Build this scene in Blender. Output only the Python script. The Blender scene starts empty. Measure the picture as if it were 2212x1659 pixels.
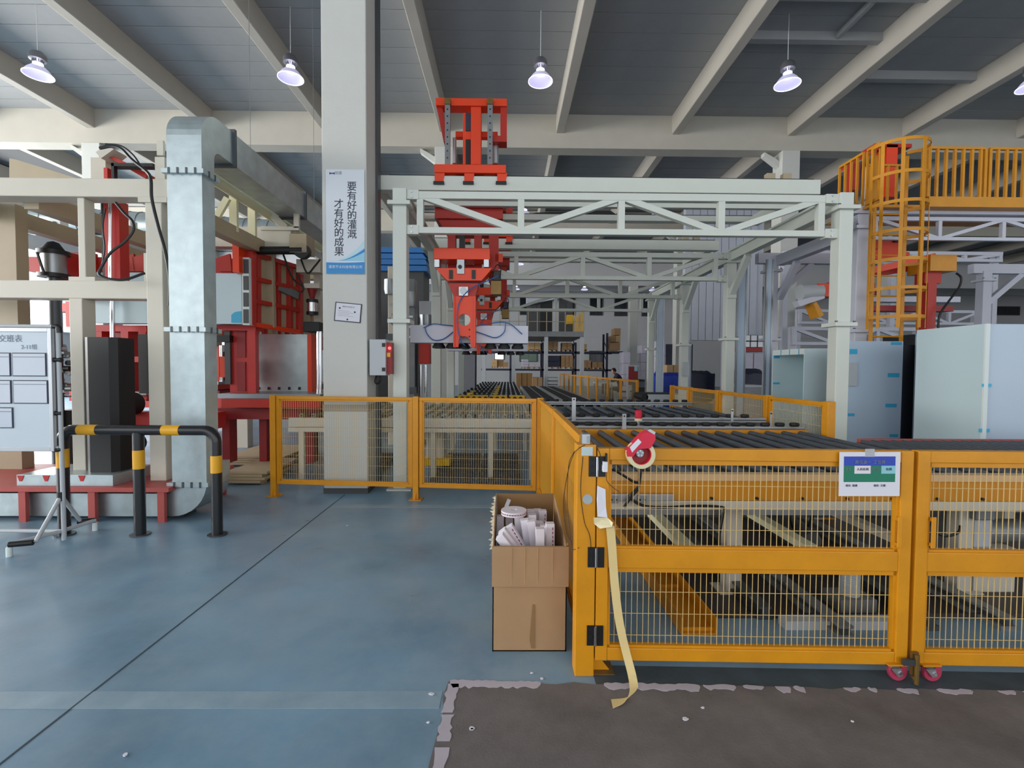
import bpy, math, random
from mathutils import Matrix, Vector
random.seed(7)
scene = bpy.context.scene
col = scene.collection
# ---------------------------------------------------------------- camera
F = 1030.0
CAMH = 1.6
RM = (Matrix.Rotation(math.radians(-0.61), 4, 'Z') @ Matrix.Rotation(math.radians(90 - 1.92), 4, 'X')
      @ Matrix.Rotation(math.radians(0.35), 4, 'Z'))
cd = bpy.data.cameras.new('camera')
cam = bpy.data.objects.new('camera', cd)
col.objects.link(cam)
cam.matrix_world = Matrix.Translation((0, 0, CAMH)) @ RM
cd.sensor_width = 36.0
cd.lens = 36.0 * F / 2212.0
cd.clip_start = 0.05
cd.clip_end = 200
scene.camera = cam
# ---------------------------------------------------------------- world, exposure
w = bpy.data.worlds.new('world')
scene.world = w
w.use_nodes = True
bg = w.node_tree.nodes['Background']
bg.inputs[0].default_value = (0.93, 0.96, 1.0, 1)
bg.inputs[1].default_value = 1.4
vs = scene.view_settings
vs.view_transform = 'Standard'
vs.look = 'None'
vs.gamma = 1.0
vs.use_curve_mapping = False
vs.exposure = 0.36
scene.cycles.use_denoising = True
scene.cycles.max_bounces = 7
scene.cycles.diffuse_bounces = 4
scene.cycles.glossy_bounces = 3
scene.cycles.sample_clamp_indirect = 6.0


def area_light(name, loc, rot, sx, sy, watts, colour):
    l = bpy.data.lights.new(name, 'AREA')
    l.shape = 'RECTANGLE'
    l.size, l.size_y = sx, sy
    l.energy = watts
    l.color = colour
    o = bpy.data.objects.new(name, l)
    o.location = loc
    o.rotation_euler = rot
    col.objects.link(o)


# daylight from the tall window bands of the side walls (the panes themselves are built below)
area_light('daylight_left', (-23.6, 8, 4.6), (0, math.radians(-90), 0), 5.0, 34, 5200, (1.0, 0.97, 0.92))


# ---------------------------------------------------------------- pixel helpers (2212 x 1659 frame)
def at(px, py, Y):
    d = RM.to_3x3() @ Vector(((px - 1106) / F, (829.5 - py) / F, -1.0))
    return Vector((0, 0, CAMH)) + d * (Y / d.y)


def fl(px, py, z=0.0):
    d = RM.to_3x3() @ Vector(((px - 1106) / F, (829.5 - py) / F, -1.0))
    return Vector((0, 0, CAMH)) + d * ((z - CAMH) / d.z)


def PX(px, Y, py=800):
    return at(px, py, Y).x


def PZ(py, Y, px=1100):
    return at(px, py, Y).z


# ---------------------------------------------------------------- materials
def lin(h):
    h = h.lstrip('#')
    c = [int(h[i:i + 2], 16) / 255 for i in (0, 2, 4)]
    return tuple(x / 12.92 if x <= 0.04045 else ((x + 0.055) / 1.055) ** 2.4 for x in c) + (1,)


MATS = {}


def mat(name, h, rough=0.5, metal=0.0, var=0.08, scale=4.0, bump=0.0, bscale=60.0, coat=0.0, emit=0.0, alpha=1.0,
        trans=0.0, dirt=None, dirt_amt=0.5, dscale=3.0):
    m = bpy.data.materials.new(name)
    m.use_nodes = True
    nt = m.node_tree
    b = nt.nodes['Principled BSDF']
    c = lin(h)
    b.inputs['Base Color'].default_value = c
    b.inputs['Roughness'].default_value = rough
    b.inputs['Metallic'].default_value = metal
    b.inputs['Coat Weight'].default_value = coat
    b.inputs['Alpha'].default_value = alpha
    b.inputs['Transmission Weight'].default_value = trans
    if emit:
        b.inputs['Emission Color'].default_value = c
        b.inputs['Emission Strength'].default_value = emit
    tc = nt.nodes.new('ShaderNodeTexCoord')
    if var or dirt:
        n = nt.nodes.new('ShaderNodeTexNoise')
        n.inputs['Scale'].default_value = scale
        n.inputs['Detail'].default_value = 5
        nt.links.new(tc.outputs['Object'], n.inputs['Vector'])
        r = nt.nodes.new('ShaderNodeValToRGB')
        r.color_ramp.elements[0].position = 0.18
        r.color_ramp.elements[1].position = 0.82
        r.color_ramp.elements[0].color = tuple(x * (1 - var) for x in c[:3]) + (1,)
        r.color_ramp.elements[1].color = tuple(min(1, x * (1 + var)) for x in c[:3]) + (1,)
        nt.links.new(n.outputs['Fac'], r.inputs['Fac'])
        out = r.outputs['Color']
        if dirt:
            n2 = nt.nodes.new('ShaderNodeTexNoise')
            n2.inputs['Scale'].default_value = dscale
            n2.inputs['Detail'].default_value = 8
            n2.inputs['Roughness'].default_value = 0.7
            nt.links.new(tc.outputs['Object'], n2.inputs['Vector'])
            r2 = nt.nodes.new('ShaderNodeValToRGB')
            r2.color_ramp.elements[0].position = 0.36
            r2.color_ramp.elements[1].position = 0.80
            r2.color_ramp.elements[0].color = (0, 0, 0, 1)
            r2.color_ramp.elements[1].color = (dirt_amt,) * 3 + (1,)
            nt.links.new(n2.outputs['Fac'], r2.inputs['Fac'])
            mx = nt.nodes.new('ShaderNodeMix')
            mx.data_type = 'RGBA'
            nt.links.new(r2.outputs['Color'], mx.inputs['Factor'])
            nt.links.new(out, mx.inputs['A'])
            mx.inputs['B'].default_value = lin(dirt)
            out = mx.outputs['Result']
        nt.links.new(out, b.inputs['Base Color'])
    if bump:
        n3 = nt.nodes.new('ShaderNodeTexNoise')
        n3.inputs['Scale'].default_value = bscale
        n3.inputs['Detail'].default_value = 4
        nt.links.new(tc.outputs['Object'], n3.inputs['Vector'])
        bp = nt.nodes.new('ShaderNodeBump')
        bp.inputs['Strength'].default_value = bump
        bp.inputs['Distance'].default_value = 0.02
        nt.links.new(n3.outputs['Fac'], bp.inputs['Height'])
        nt.links.new(bp.outputs['Normal'], b.inputs['Normal'])
    MATS[name] = m
    return m


mat('orange', '#D8920E', 0.42, var=0.07, scale=3, dirt='#A5660A', dirt_amt=0.35, dscale=5)
mat('orange_beam', '#CE880E', 0.45, var=0.06)
mat('wire', '#D6B878', 0.45, 0.0, var=0.0)
mat('wire_orange', '#D79A2A', 0.45, 0.0, var=0.0)
mat('floor_shade', '#4A4140', 0.5, 0.3, var=0.25, scale=3)  # dark tone standing in for shade on the floor under the conveyor
mat('white_paint', '#D3D8CF', 0.42, var=0.03, bump=0.04, bscale=120)
mat('white_cool', '#C9CBD6', 0.45, var=0.03)
mat('ivory_roof', '#BAB5A9', 0.7, var=0.05, scale=2)
mat('slab', '#9FA0A0', 0.75, var=0.08, scale=0.8, dirt='#8C8F90', dirt_amt=0.4, dscale=1.5)
mat('rib', '#B6B0A5', 0.7, var=0.06, scale=1.5)
mat('joint', '#4A4C4E', 0.9, var=0.0)
mat('floor_joint', '#3A4852', 0.8, var=0.0)
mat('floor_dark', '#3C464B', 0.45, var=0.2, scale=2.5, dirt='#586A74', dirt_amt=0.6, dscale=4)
mat('column_paint', '#C9CAC4', 0.5, var=0.04, scale=2, bump=0.10, bscale=90)
mat('column_band', '#A39A8C', 0.6, var=0.05)
mat('beige', '#CBC5B6', 0.45, var=0.04, scale=3)
mat('beige_dark', '#AA9A7F', 0.5, var=0.05)
mat('red', '#BE2A24', 0.42, var=0.10, scale=3)
mat('red_faded', '#B2504A', 0.5, var=0.1, scale=3)
mat('red_dark', '#8E1E20', 0.5, var=0.10, scale=4)
mat('robot_red', '#E8400F', 0.40, var=0.06, scale=3)
mat('robot_deep', '#B3230F', 0.45, var=0.08, scale=3)
mat('galv', '#B9C6C8', 0.38, 0.75, var=0.16, scale=7, bump=0.06, bscale=14)
mat('steel', '#9AA0A3', 0.35, 0.85, var=0.08)
mat('steel_dark', '#5B6064', 0.4, 0.7, var=0.10)
mat('chrome', '#D8DCDF', 0.12, 1.0, var=0.0)
mat('alu', '#B7BABD', 0.32, 0.8, var=0.04)
mat('black', '#0F1012', 0.45, var=0.1)
mat('rubber', '#121315', 0.6, var=0.15)
mat('post_black', '#1B1C1F', 0.28, var=0.1, coat=0.2)
mat('tape_yellow', '#E5A81E', 0.4, var=0.05)
mat('roller_dark', '#59616A', 0.42, 0.25, var=0.25, scale=9, dirt='#2A2E33', dirt_amt=0.6, dscale=14)
mat('roller_beige', '#A9A48C', 0.4, 0.3, var=0.10)
mat('film_blue', '#C6DBE0', 0.30, var=0.03, scale=1.2)
mat('film_cool', '#B9CBDC', 0.30, var=0.03, scale=1.2)
mat('film_tape', '#3FB0D8', 0.35, var=0.05)
mat('film_edge', '#DDE8E6', 0.4, var=0.0)
mat('cabinet_dark', '#20252E', 0.6, var=0.05)
mat('card', '#A98763', 0.8, var=0.07, scale=6, bump=0.03, bscale=40)
mat('card_light', '#C9A77A', 0.8, var=0.06, scale=6)
mat('card_dark', '#8C6C46', 0.85, var=0.08)
mat('card_frayed', '#CFC0A5', 0.9, var=0.1, scale=30)
mat('foam', '#E2DCE4', 0.7, var=0.03)
mat('foam_print', '#9C5A6E', 0.7, var=0.0)
mat('paper', '#DCDDE6', 0.6, var=0.02)
mat('print_blue', '#2B47B0', 0.5, var=0.03)
mat('print_green', '#17795C', 0.5, var=0.03)
mat('print_cyan', '#8CC6D2', 0.5, var=0.0)
mat('ink', '#2C3040', 0.6, var=0.0)
mat('ink_soft', '#7B8492', 0.6, var=0.0)
mat('ink_navy', '#2B3A78', 0.5, var=0.0)
mat('poster_white', '#D9DFE6', 0.35, var=0.02, scale=1.0)
mat('poster_blue', '#1686C8', 0.35, var=0.04)
mat('poster_sky', '#8FC9E0', 0.35, var=0.05)
mat('poster_pale', '#BCDCE6', 0.35, var=0.03)
mat('masking', '#D9C288', 0.7, var=0.04)
mat('dispenser_red', '#D3173A', 0.3, var=0.03)
mat('tape_roll', '#D9CFA8', 0.35, var=0.04)
mat('clear_plastic', '#E4E9EE', 0.15, var=0.0, trans=0.6)
mat('pocket', '#C4CBD6', 0.12, var=0.03, coat=0.6)
mat('board', '#C3CFD8', 0.35, var=0.03)
mat('wheel_pink', '#B03A58', 0.4, var=0.06)
mat('bronze', '#7C6234', 0.45, 0.5, var=0.2, scale=12)
mat('wall', '#C5C6C8', 0.75, var=0.04, scale=0.6)
mat('wall_panel', '#BFC4CF', 0.5, var=0.03)
mat('glass_dark', '#22262C', 0.2, var=0.0)
mat('glass_green', '#7C9184', 0.15, var=0.15, scale=1)
mat('pane_lit', '#F2F6FF', 0.3, var=0.0, emit=3.0)
mat('led', '#F4F1FF', 0.3, var=0.0, emit=9.0)
mat('shade', '#CFCDEE', 0.25, var=0.0, emit=0.26)
mat('shade_rim', '#E8E6FF', 0.25, var=0.0, emit=1.2)
mat('lamp_grey', '#6B6C72', 0.45, 0.5, var=0.1)
mat('red_lamp', '#FF3A3A', 0.3, var=0.0, emit=4.0)
mat('blue_tarp', '#1B3FB8', 0.4, var=0.15, scale=6, bump=0.3, bscale=10)
mat('blue_hood', '#1F6FB4', 0.4, var=0.06)
mat('navy', '#2B2E44', 0.5, var=0.08)
mat('yellow', '#E7B40C', 0.4, var=0.05)
mat('plastic_wrap', '#C9C6D6', 0.22, var=0.08, scale=6, bump=0.5, bscale=9)
mat('grey_box', '#B9BEC2', 0.45, var=0.03)
mat('grey_mach', '#7F8284', 0.45, 0.3, var=0.12, scale=5)
mat('grey_deep', '#4C4E50', 0.5, 0.2, var=0.12, scale=5)
mat('cable_blue', '#2B5FA0', 0.4, var=0.0)
mat('skin', '#C58F72', 0.5, var=0.04)
mat('hair', '#15120F', 0.6, var=0.1)
mat('cloth_navy', '#1E2136', 0.8, var=0.1)
mat('cloth_red', '#6A1620', 0.8, var=0.1)
mat('wood', '#B98F58', 0.7, var=0.15, scale=8)
mat('paint_line', '#B9B2BC', 0.6, var=0.10, scale=8)
mat('peach', '#D8B384', 0.5, var=0.03)
mat('cream', '#DDD8B4', 0.5, var=0.03)
mat('sheet', '#BBA98A', 0.6, var=0.1, scale=2)

# ---- blue epoxy floor: colour mottling, scuffs, soft gloss
m = mat('floor_blue', '#6C90A9', 0.3, var=0.42, scale=1.1, dirt='#AAB8BE', dirt_amt=0.65, dscale=0.8, coat=0.0)
nt = m.node_tree
b = nt.nodes['Principled BSDF']
n = nt.nodes.new('ShaderNodeTexNoise')
n.inputs['Scale'].default_value = 2.2
n.inputs['Detail'].default_value = 7
tc = nt.nodes.new('ShaderNodeTexCoord')
nt.links.new(tc.outputs['Object'], n.inputs['Vector'])
mr = nt.nodes.new('ShaderNodeMapRange')
mr.inputs['From Min'].default_value = 0.15
mr.inputs['From Max'].default_value = 0.85
mr.inputs['To Min'].default_value = 0.22
mr.inputs['To Max'].default_value = 0.46
nt.links.new(n.outputs['Fac'], mr.inputs['Value'])
nt.links.new(mr.outputs['Result'], b.inputs['Roughness'])
mat('floor_worn', '#93AAB7', 0.4, var=0.15, scale=3, dirt='#7393A9', dirt_amt=0.8, dscale=5)
mat('floor_concrete', '#746F6E', 0.75, var=0.14, scale=5, bump=0.06, bscale=90, dirt='#46413F', dirt_amt=0.7, dscale=2.6)


# ---------------------------------------------------------------- mesh builder
class MB:
    def __init__(s):
        s.v, s.f = [], []

    def add(s, vs, fs):
        k = len(s.v)
        s.v += [tuple(p) for p in vs]
        s.f += [tuple(i + k for i in f) for f in fs]
        return s

    def box(s, x0, x1, y0, y1, z0, z1):
        x0, x1 = min(x0, x1), max(x0, x1)
        y0, y1 = min(y0, y1), max(y0, y1)
        z0, z1 = min(z0, z1), max(z0, z1)
        return s.add([(x0, y0, z0), (x1, y0, z0), (x1, y1, z0), (x0, y1, z0), (x0, y0, z1), (x1, y0, z1), (x1, y1, z1), (x0, y1, z1)],
                     [(0, 3, 2, 1), (4, 5, 6, 7), (0, 1, 5, 4), (1, 2, 6, 5), (2, 3, 7, 6), (3, 0, 4, 7)])

    def bar(s, p, q, a, b, up=(0, 0, 1)):
        p, q, up = Vector(p), Vector(q), Vector(up)
        d = (q - p).normalized()
        if abs(d.dot(up)) > 0.98:
            up = Vector((0, 1, 0))
        r = d.cross(up).normalized() * (a / 2)
        u = r.cross(d).normalized() * (b / 2)
        vs_ = [p - r - u, p + r - u, p + r + u, p - r + u, q - r - u, q + r - u, q + r + u, q - r + u]
        return s.add(vs_, [(0, 1, 2, 3), (7, 6, 5, 4), (0, 4, 5, 1), (1, 5, 6, 2), (2, 6, 7, 3), (3, 7, 4, 0)])

    def tube(s, pts, r, n=8, cap=True):
        pts = [Vector(p) for p in pts]
        rs = r if isinstance(r, (list, tuple)) else [r] * len(pts)
        base = len(s.v)
        prev = None
        for i, p in enumerate(pts):
            if i == 0:
                d = pts[1] - p
            elif i == len(pts) - 1:
                d = p - pts[i - 1]
            else:
                d = (pts[i + 1] - pts[i - 1])
            d.normalize()
            if prev is None:
                a = d.cross(Vector((0, 0, 1)))
                if a.length < 0.05:
                    a = d.cross(Vector((0, 1, 0)))
                a.normalize()
            else:
                a = (prev - d * prev.dot(d)).normalized()
            prev = a
            b_ = d.cross(a)
            for k in range(n):
                t = 2 * math.pi * k / n
                s.v.append(tuple(p + (a * math.cos(t) + b_ * math.sin(t)) * rs[i]))
        for i in range(len(pts) - 1):
            for k in range(n):
                k2 = (k + 1) % n
                s.f.append((base + i * n + k, base + i * n + k2, base + (i + 1) * n + k2, base + (i + 1) * n + k))
        if cap:
            s.f.append(tuple(base + k for k in reversed(range(n))))
            e = base + (len(pts) - 1) * n
            s.f.append(tuple(e + k for k in range(n)))
        return s

    def lathe(s, prof, c=(0, 0, 0), n=20, axis='z'):
        base = len(s.v)
        for (r, h) in prof:
            for k in range(n):
                t = 2 * math.pi * k / n
                x, y = r * math.cos(t), r * math.sin(t)
                p = (x, y, h) if axis == 'z' else ((x, h, y) if axis == 'y' else (h, x, y))
                s.v.append((p[0] + c[0], p[1] + c[1], p[2] + c[2]))
        for i in range(len(prof) - 1):
            for k in range(n):
                k2 = (k + 1) % n
                s.f.append((base + i * n + k, base + i * n + k2, base + (i + 1) * n + k2, base + (i + 1) * n + k))
        return s

    def prism(s, poly, lo, hi, axis='y'):
        k = len(poly)
        if axis == 'y':
            a = [(p[0], lo, p[1]) for p in poly] + [(p[0], hi, p[1]) for p in poly]
        elif axis == 'x':
            a = [(lo, p[0], p[1]) for p in poly] + [(hi, p[0], p[1]) for p in poly]
        else:
            a = [(p[0], p[1], lo) for p in poly] + [(p[0], p[1], hi) for p in poly]
        fs = [tuple(range(k)), tuple(range(2 * k - 1, k - 1, -1))]
        fs += [(i, k + i, k + (i + 1) % k, (i + 1) % k) for i in range(k)]
        return s.add(a, fs)

    def build(s, name, m, parent=None, loc=None, smooth=False, bevel=0.0, kind=None):
        root = parent
        while root is not None and root.parent is not None:
            root = root.parent
        if root is not None:
            o0 = ROOTLOC[root.name]
        elif loc is not None:
            o0 = Vector(loc)
        else:
            xs, ys, zs = zip(*s.v)
            o0 = Vector(((min(xs) + max(xs)) / 2, (min(ys) + max(ys)) / 2, min(zs)))
        me = bpy.data.meshes.new(name)
        me.from_pydata([(x - o0.x, y - o0.y, z - o0.z) for x, y, z in s.v], [], s.f)
        if smooth:
            me.polygons.foreach_set('use_smooth', [True] * len(me.polygons))
        me.materials.append(MATS[m])
        bmfix(me)
        o = bpy.data.objects.new(name, me)
        col.objects.link(o)
        if root is not None:
            o.parent = parent
        else:
            o.location = o0
            ROOTLOC[o.name] = o0.copy()
        if smooth:
            try:
                me.set_sharp_from_angle(angle=math.radians(40))
            except Exception:
                pass
        if bevel:
            md = o.modifiers.new('bevel', 'BEVEL')
            md.width = bevel
            md.segments = 2
            md.limit_method = 'ANGLE'
        if kind:
            o['kind'] = kind
        return o


import bmesh


def bmfix(me):
    bm = bmesh.new()
    bm.from_mesh(me)
    bmesh.ops.recalc_face_normals(bm, faces=bm.faces)
    bm.to_mesh(me)
    bm.free()


ROOTLOC = {}


def tag(o, label, cat, group=None):
    o['label'] = label
    o['category'] = cat
    if group:
        o['group'] = group
    return o


def thing(name, label, cat, loc, group=None):
    o = bpy.data.objects.new(name, None)
    o.empty_display_size = 0.1
    o.location = loc
    col.objects.link(o)
    ROOTLOC[o.name] = Vector(loc)
    return tag(o, label, cat, group)


def copy_tree(o, parent=None):
    c = o.copy()
    col.objects.link(c)
    c.parent = parent
    for ch in o.children:
        copy_tree(ch, c)
    return c


def dup(root, loc, label, rz=None, group=None):
    c = copy_tree(root)
    c.location = loc
    ROOTLOC[c.name] = Vector(loc)
    c['label'] = label
    if group:
        c['group'] = group
    if rz is not None:
        c.rotation_euler.z = rz
    return c


def share(name, src, parent, off, kind=None):
    """another piece with the same mesh data, shifted inside its parent"""
    o = bpy.data.objects.new(name, src.data)
    col.objects.link(o)
    o.parent = parent
    o.location = Vector(src.location) + Vector(off)
    return o


def B(*a):
    return MB().box(*a)


def bar(p, q, a, b, up=(0, 0, 1)):
    return MB().bar(p, q, a, b, up)


def tube(pts, r, n=8):
    return MB().tube(pts, r, n)


def pb(x0, y0, x1, y1, Y, d):
    """box whose front face fills the pixel rectangle at depth Y and which is d deep"""
    xm, ym = (x0 + x1) / 2, (y0 + y1) / 2
    return MB().box(PX(x0, Y, ym), PX(x1, Y, ym), Y, Y + d, PZ(y1, Y, xm), PZ(y0, Y, xm))


def smooth_path(pts, n=6):
    """Catmull-Rom through points"""
    pts = [Vector(p) for p in pts]
    P = [pts[0] * 2 - pts[1]] + pts + [pts[-1] * 2 - pts[-2]]
    out = []
    for i in range(1, len(P) - 2):
        for k in range(n):
            t = k / n
            a, b_, c, d = P[i - 1], P[i], P[i + 1], P[i + 2]
            out.append(0.5 * ((2 * b_) + (c - a) * t + (2 * a - 5 * b_ + 4 * c - d) * t * t + (3 * b_ - a - 3 * c + d) * t ** 3))
    out.append(pts[-1])
    return out


def cable(name, pts, r, m, parent=None, n=6, sub=6, label=None, cat='cable'):
    o = MB().tube(smooth_path(pts, sub), r, n).build(name, m, parent, smooth=True)
    if label:
        tag(o, label, cat)
    return o


def text_mesh(name, s, size, m, loc, rot=(math.pi / 2, 0, 0), parent=None, align='CENTER', space=1.0, bold=0.0, thick=0.0006):
    cu = bpy.data.curves.new(name, 'FONT')
    cu.body = s
    cu.size = size
    cu.align_x = align
    cu.align_y = 'TOP'
    cu.space_line = space
    cu.offset = bold
    cu.extrude = thick
    t = bpy.data.objects.new(name, cu)
    col.objects.link(t)
    dg = bpy.context.evaluated_depsgraph_get()
    dg.update()
    me = bpy.data.meshes.new_from_object(t.evaluated_get(dg))
    bpy.data.objects.remove(t)
    bpy.data.curves.remove(cu)
    me.materials.clear()
    me.materials.append(MATS[m])
    o = bpy.data.objects.new(name, me)
    col.objects.link(o)
    root = parent
    while root.parent is not None:
        root = root.parent
    o.parent = parent
    o.location = Vector(loc) - ROOTLOC[root.name]
    o.rotation_euler = rot
    return o


def struct(o):
    o['kind'] = 'structure'
    return o


# ================================================================ SETTING
struct(B(-24, 48, -9, 45, -0.3, 0).build('floor', 'floor_blue', loc=(0, 0, 0)))
floor = bpy.data.objects['floor']
B(-2.028, -2.02, -3, 5.95, -0.002, 0.0022).build('joint', 'floor_joint', floor)
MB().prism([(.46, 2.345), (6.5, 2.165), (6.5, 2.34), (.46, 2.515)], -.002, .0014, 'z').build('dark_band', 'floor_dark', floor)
B(-24, -0.31, 2.19, 2.31, -0.002, 0.0015).build('worn_band', 'floor_worn', floor)
B(-2.0, 0.3, 5.4, 5.52, -0.002, 0.0012).build('worn_band', 'floor_worn', floor)
# bare concrete patch in the near right corner, back edge turned slightly towards the camera
SL = -0.030


def edge_y(x):
    return 2.385 + SL * (x + 0.29)


fc = MB()
N = 60
pts = []
rnd = random.Random(3)
for i in range(N + 1):
    x = -0.29 + (5.2 + 0.29) * i / N
    pts.append((x, edge_y(x) + rnd.uniform(-0.012, 0.012)))
for i in range(30, -1, -1):
    pass
left = [(-0.295 + rnd.uniform(-0.012, 0.012), 2.36 - 0.1 * i) for i in range(1, 34)]
poly = pts + [(5.2, -1.0)] + left[::-1]
fc.prism(poly, -0.01, 0.003, 'z').build('floor_concrete', 'floor_concrete', loc=(0, 0, 0))
struct(bpy.data.objects['floor_concrete'])


def rag_strip(name, x0, x1, w, seed, off=0.0, n=None):
    """chipped paint line along the edge of the concrete patch"""
    r = random.Random(seed)
    n = n or max(4, int((x1 - x0) / 0.02))
    top, bot = [], []
    for i in range(n + 1):
        x = x0 + (x1 - x0) * i / n
        k = 0.35 if i in (0, n) else 1
        top.append((x, edge_y(x) + off + k * r.uniform(0.0, 0.012)))
        bot.append((x, edge_y(x) + off - k * w * r.uniform(0.6, 1.05)))
    o = MB().prism(top + bot[::-1], 0.003, 0.0045, 'z').build(name, 'paint_line', bpy.data.objects['floor_concrete'])
    return o


for i, (a, c, wd) in enumerate([(-0.28, 0.18, 0.055), (0.50, 0.98, 0.05), (1.0, 1.16, 0.035), (1.2, 1.3, 0.03), (1.36, 1.43, 0.045), (1.45, 1.5, 0.04),
                                (1.70, 1.78, 0.03), (1.82, 1.86, 0.03), (1.96, 2.06, 0.04), (2.16, 2.33, 0.035), (2.46, 2.54, 0.03), (2.58, 2.75, 0.035)]):
    rag_strip('paint_line', a, c, wd, 20 + i)
r = random.Random(5)
for (a, c) in [(2.36, 2.16), (2.145, 1.99), (1.955, 1.6)]:
    pl, pr = [], []
    for i in range(9):
        y = a + (c - a) * i / 8
        pl.append((-0.29 + r.uniform(-0.008, 0.006), y))
        pr.append((-0.235 + r.uniform(-0.012, 0.004), y))
    MB().prism(pl + pr[::-1], 0.003, 0.0045, 'z').build('paint_line', 'paint_line', bpy.data.objects['floor_concrete'])
# small litter on the concrete and on the blue floor (paper scraps)
lit = [(260 * 0.611 + 860, 1575), (1020, 1577), (1480, 1555), (1518, 1530), (1842, 1560), (750, 1136), (932, 1500), (925, 1562), (1148, 1455), (1170, 1467), (270, 1632)]
for i, (px, py) in enumerate(lit):
    c = fl(px, py)
    r = random.Random(i)
    k = 0.006 + 0.008 * r.random()
    poly = [(c.x + k * (0.7 + 0.6 * r.random()) * math.cos(t * 1.05), c.y + k * (0.5 + 0.6 * r.random()) * math.sin(t * 1.05)) for t in range(6)]
    MB().prism(poly, 0.002, 0.0055, 'z').build('paper_scrap', 'paper', bpy.data.objects['floor_concrete'] if px > 960 and py > 1490 else floor)

# ---- ceiling: slab strips between the ribs, ribs, cross beams
SLAB, RIBB, XB = 9.42, 8.85, 8.40
ceil = struct(B(-25, 48, -9, 45, SLAB + 0.06, SLAB + 0.3).build('ceiling', 'slab', loc=(0, 0, SLAB)))
RX = [-1.99 + 3.59 * k for k in range(-6, 14)]
proto = None
ROWP = 0.62
for i in range(len(RX) - 1):
    if i in (0, 1) or i > 13:
        continue
    for k in range(25):
        y0 = 7.0 + ROWP * k
        if y0 > 15.0 and k % 1:
            continue
        if proto is None:
            proto = MB().box(RX[i] + 0.1, RX[i + 1] - 0.1, y0 + 0.008, y0 + ROWP - 0.008, SLAB, SLAB + 0.06).build('ceiling_panel', 'slab', ceil)
            px0, py0 = RX[i], y0
        else:
            share('ceiling_panel', proto, ceil, (RX[i] - px0, y0 - py0, random.uniform(-0.004, 0.004)))
B(-25, 48, 6.98, 22.6, SLAB + 0.045, SLAB + 0.062).build('panel_gap', 'joint', ceil)
for x in RX:
    B(x - 0.13, x + 0.13, -2, 44, RIBB, SLAB + 0.02).build('rib', 'rib', ceil, bevel=0.02)
for y, zb in ((15.2, XB), (24.3, XB), (33.4, 7.35), (42.6, XB)):
    B(-25, 48, y - 0.25, y + 0.25, zb, SLAB + 0.02).build('cross_beam', 'ivory_roof' if y < 30 else 'wall', ceil)
# small secondary beams in the bay near the right
for (x0, x1, y, zz) in ((RX[8] + 0.1, RX[9] - 0.1, 11.2, 9.22), (RX[8] + 0.1, RX[9] - 0.1, 9.9, 9.22), (RX[9] + 0.1, RX[10] - 0.1, 12.6, 9.2)):
    B(x0, x1, y, y + 0.16, zz, SLAB + 0.02).build('secondary_beam', 'slab', ceil)
bar((RX[8] + 2.4, 9.9, 9.3), (RX[8] + 2.4, 11.3, 9.3), 0.09, 0.12).build('secondary_beam', 'slab', ceil)

# ---- walls
wb = struct(B(-25, 48, 44, 44.3, 0, SLAB).build('wall_back', 'wall'))
wl = struct(B(-24.3, -24, -9, 44, 0, SLAB).build('wall_left', 'wall'))
wr = struct(B(48, 48.3, -9, 44, 0, SLAB).build('wall_right', 'wall'))


def wall_window(n, px0, py0, px1, py1, m, Y=43.95, mull=0):
    x0, x1 = PX(px0, Y, 700), PX(px1, Y, 700)
    z0, z1 = PZ(py1, Y), PZ(py0, Y)
    f = struct(MB().box(x0 - .06, x1 + .06, Y - .05, Y + .05, z0 - .06, z0).box(x0 - .06, x1 + .06, Y - .05, Y + .05, z1, z1 + .06)
               .box(x0 - .06, x0, Y - .05, Y + .05, z0, z1).box(x1, x1 + .06, Y - .05, Y + .05, z0, z1).build('window_%d' % n, 'grey_deep'))
    k = max(1, mull)
    for i in range(k):
        B(x0 + (x1 - x0) * i / k + .01, x0 + (x1 - x0) * (i + 1) / k - .01, Y - .01, Y + .04, z0, z1).build('pane', m, f)


for i, (a, b_, c, d, mm, k) in enumerate([(1084, 640, 1092, 679, 'glass_dark', 1), (1124, 640, 1137, 679, 'glass_dark', 1), (1226, 640, 1240, 679, 'glass_dark', 1),
                                          (1275, 640, 1300, 679, 'glass_dark', 2), (1328, 641, 1353, 680, 'glass_dark', 2), (1387, 641, 1402, 680, 'glass_dark', 1),
                                          (1124, 761, 1160, 780, 'glass_green', 2), (1275, 758, 1299, 781, 'glass_dark', 2), (1070, 764, 1088, 776, 'pane_lit', 1),
                                          (1606, 642, 1616, 680, 'glass_dark', 1), (2140, 655, 2200, 672, 'glass_dark', 2)]):
    wall_window(i + 1, a, b_, c, d, mm, mull=k)
B(-25, 48, 43.93, 44.0, PZ(727, 44) - .03, PZ(727, 44) + .03).build('ledge', 'wall_panel', wb)
# window bands of the two side walls
n = 20
for (xw, sgn, rng) in ((-23.95, 1, range(-6, 42, 4)),):
    for y in rng:
        z0, z1 = 3.4, 7.4
        f = struct(MB().box(xw - .06, xw + .06, y, y + 3.2, z0 - .08, z0).box(xw - .06, xw + .06, y, y + 3.2, z1, z1 + .08)
                   .box(xw - .06, xw + .06, y - .08, y, z0, z1).box(xw - .06, xw + .06, y + 3.2, y + 3.28, z0, z1).build('window_%d' % n, 'grey_box'))
        n += 1
        B(xw - .02, xw + .02, y, y + 1.59, z0, z1).build('pane', 'pane_lit', f)
        B(xw - .02, xw + .02, y + 1.61, y + 3.2, z0, z1).build('pane', 'pane_lit', f)
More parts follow.
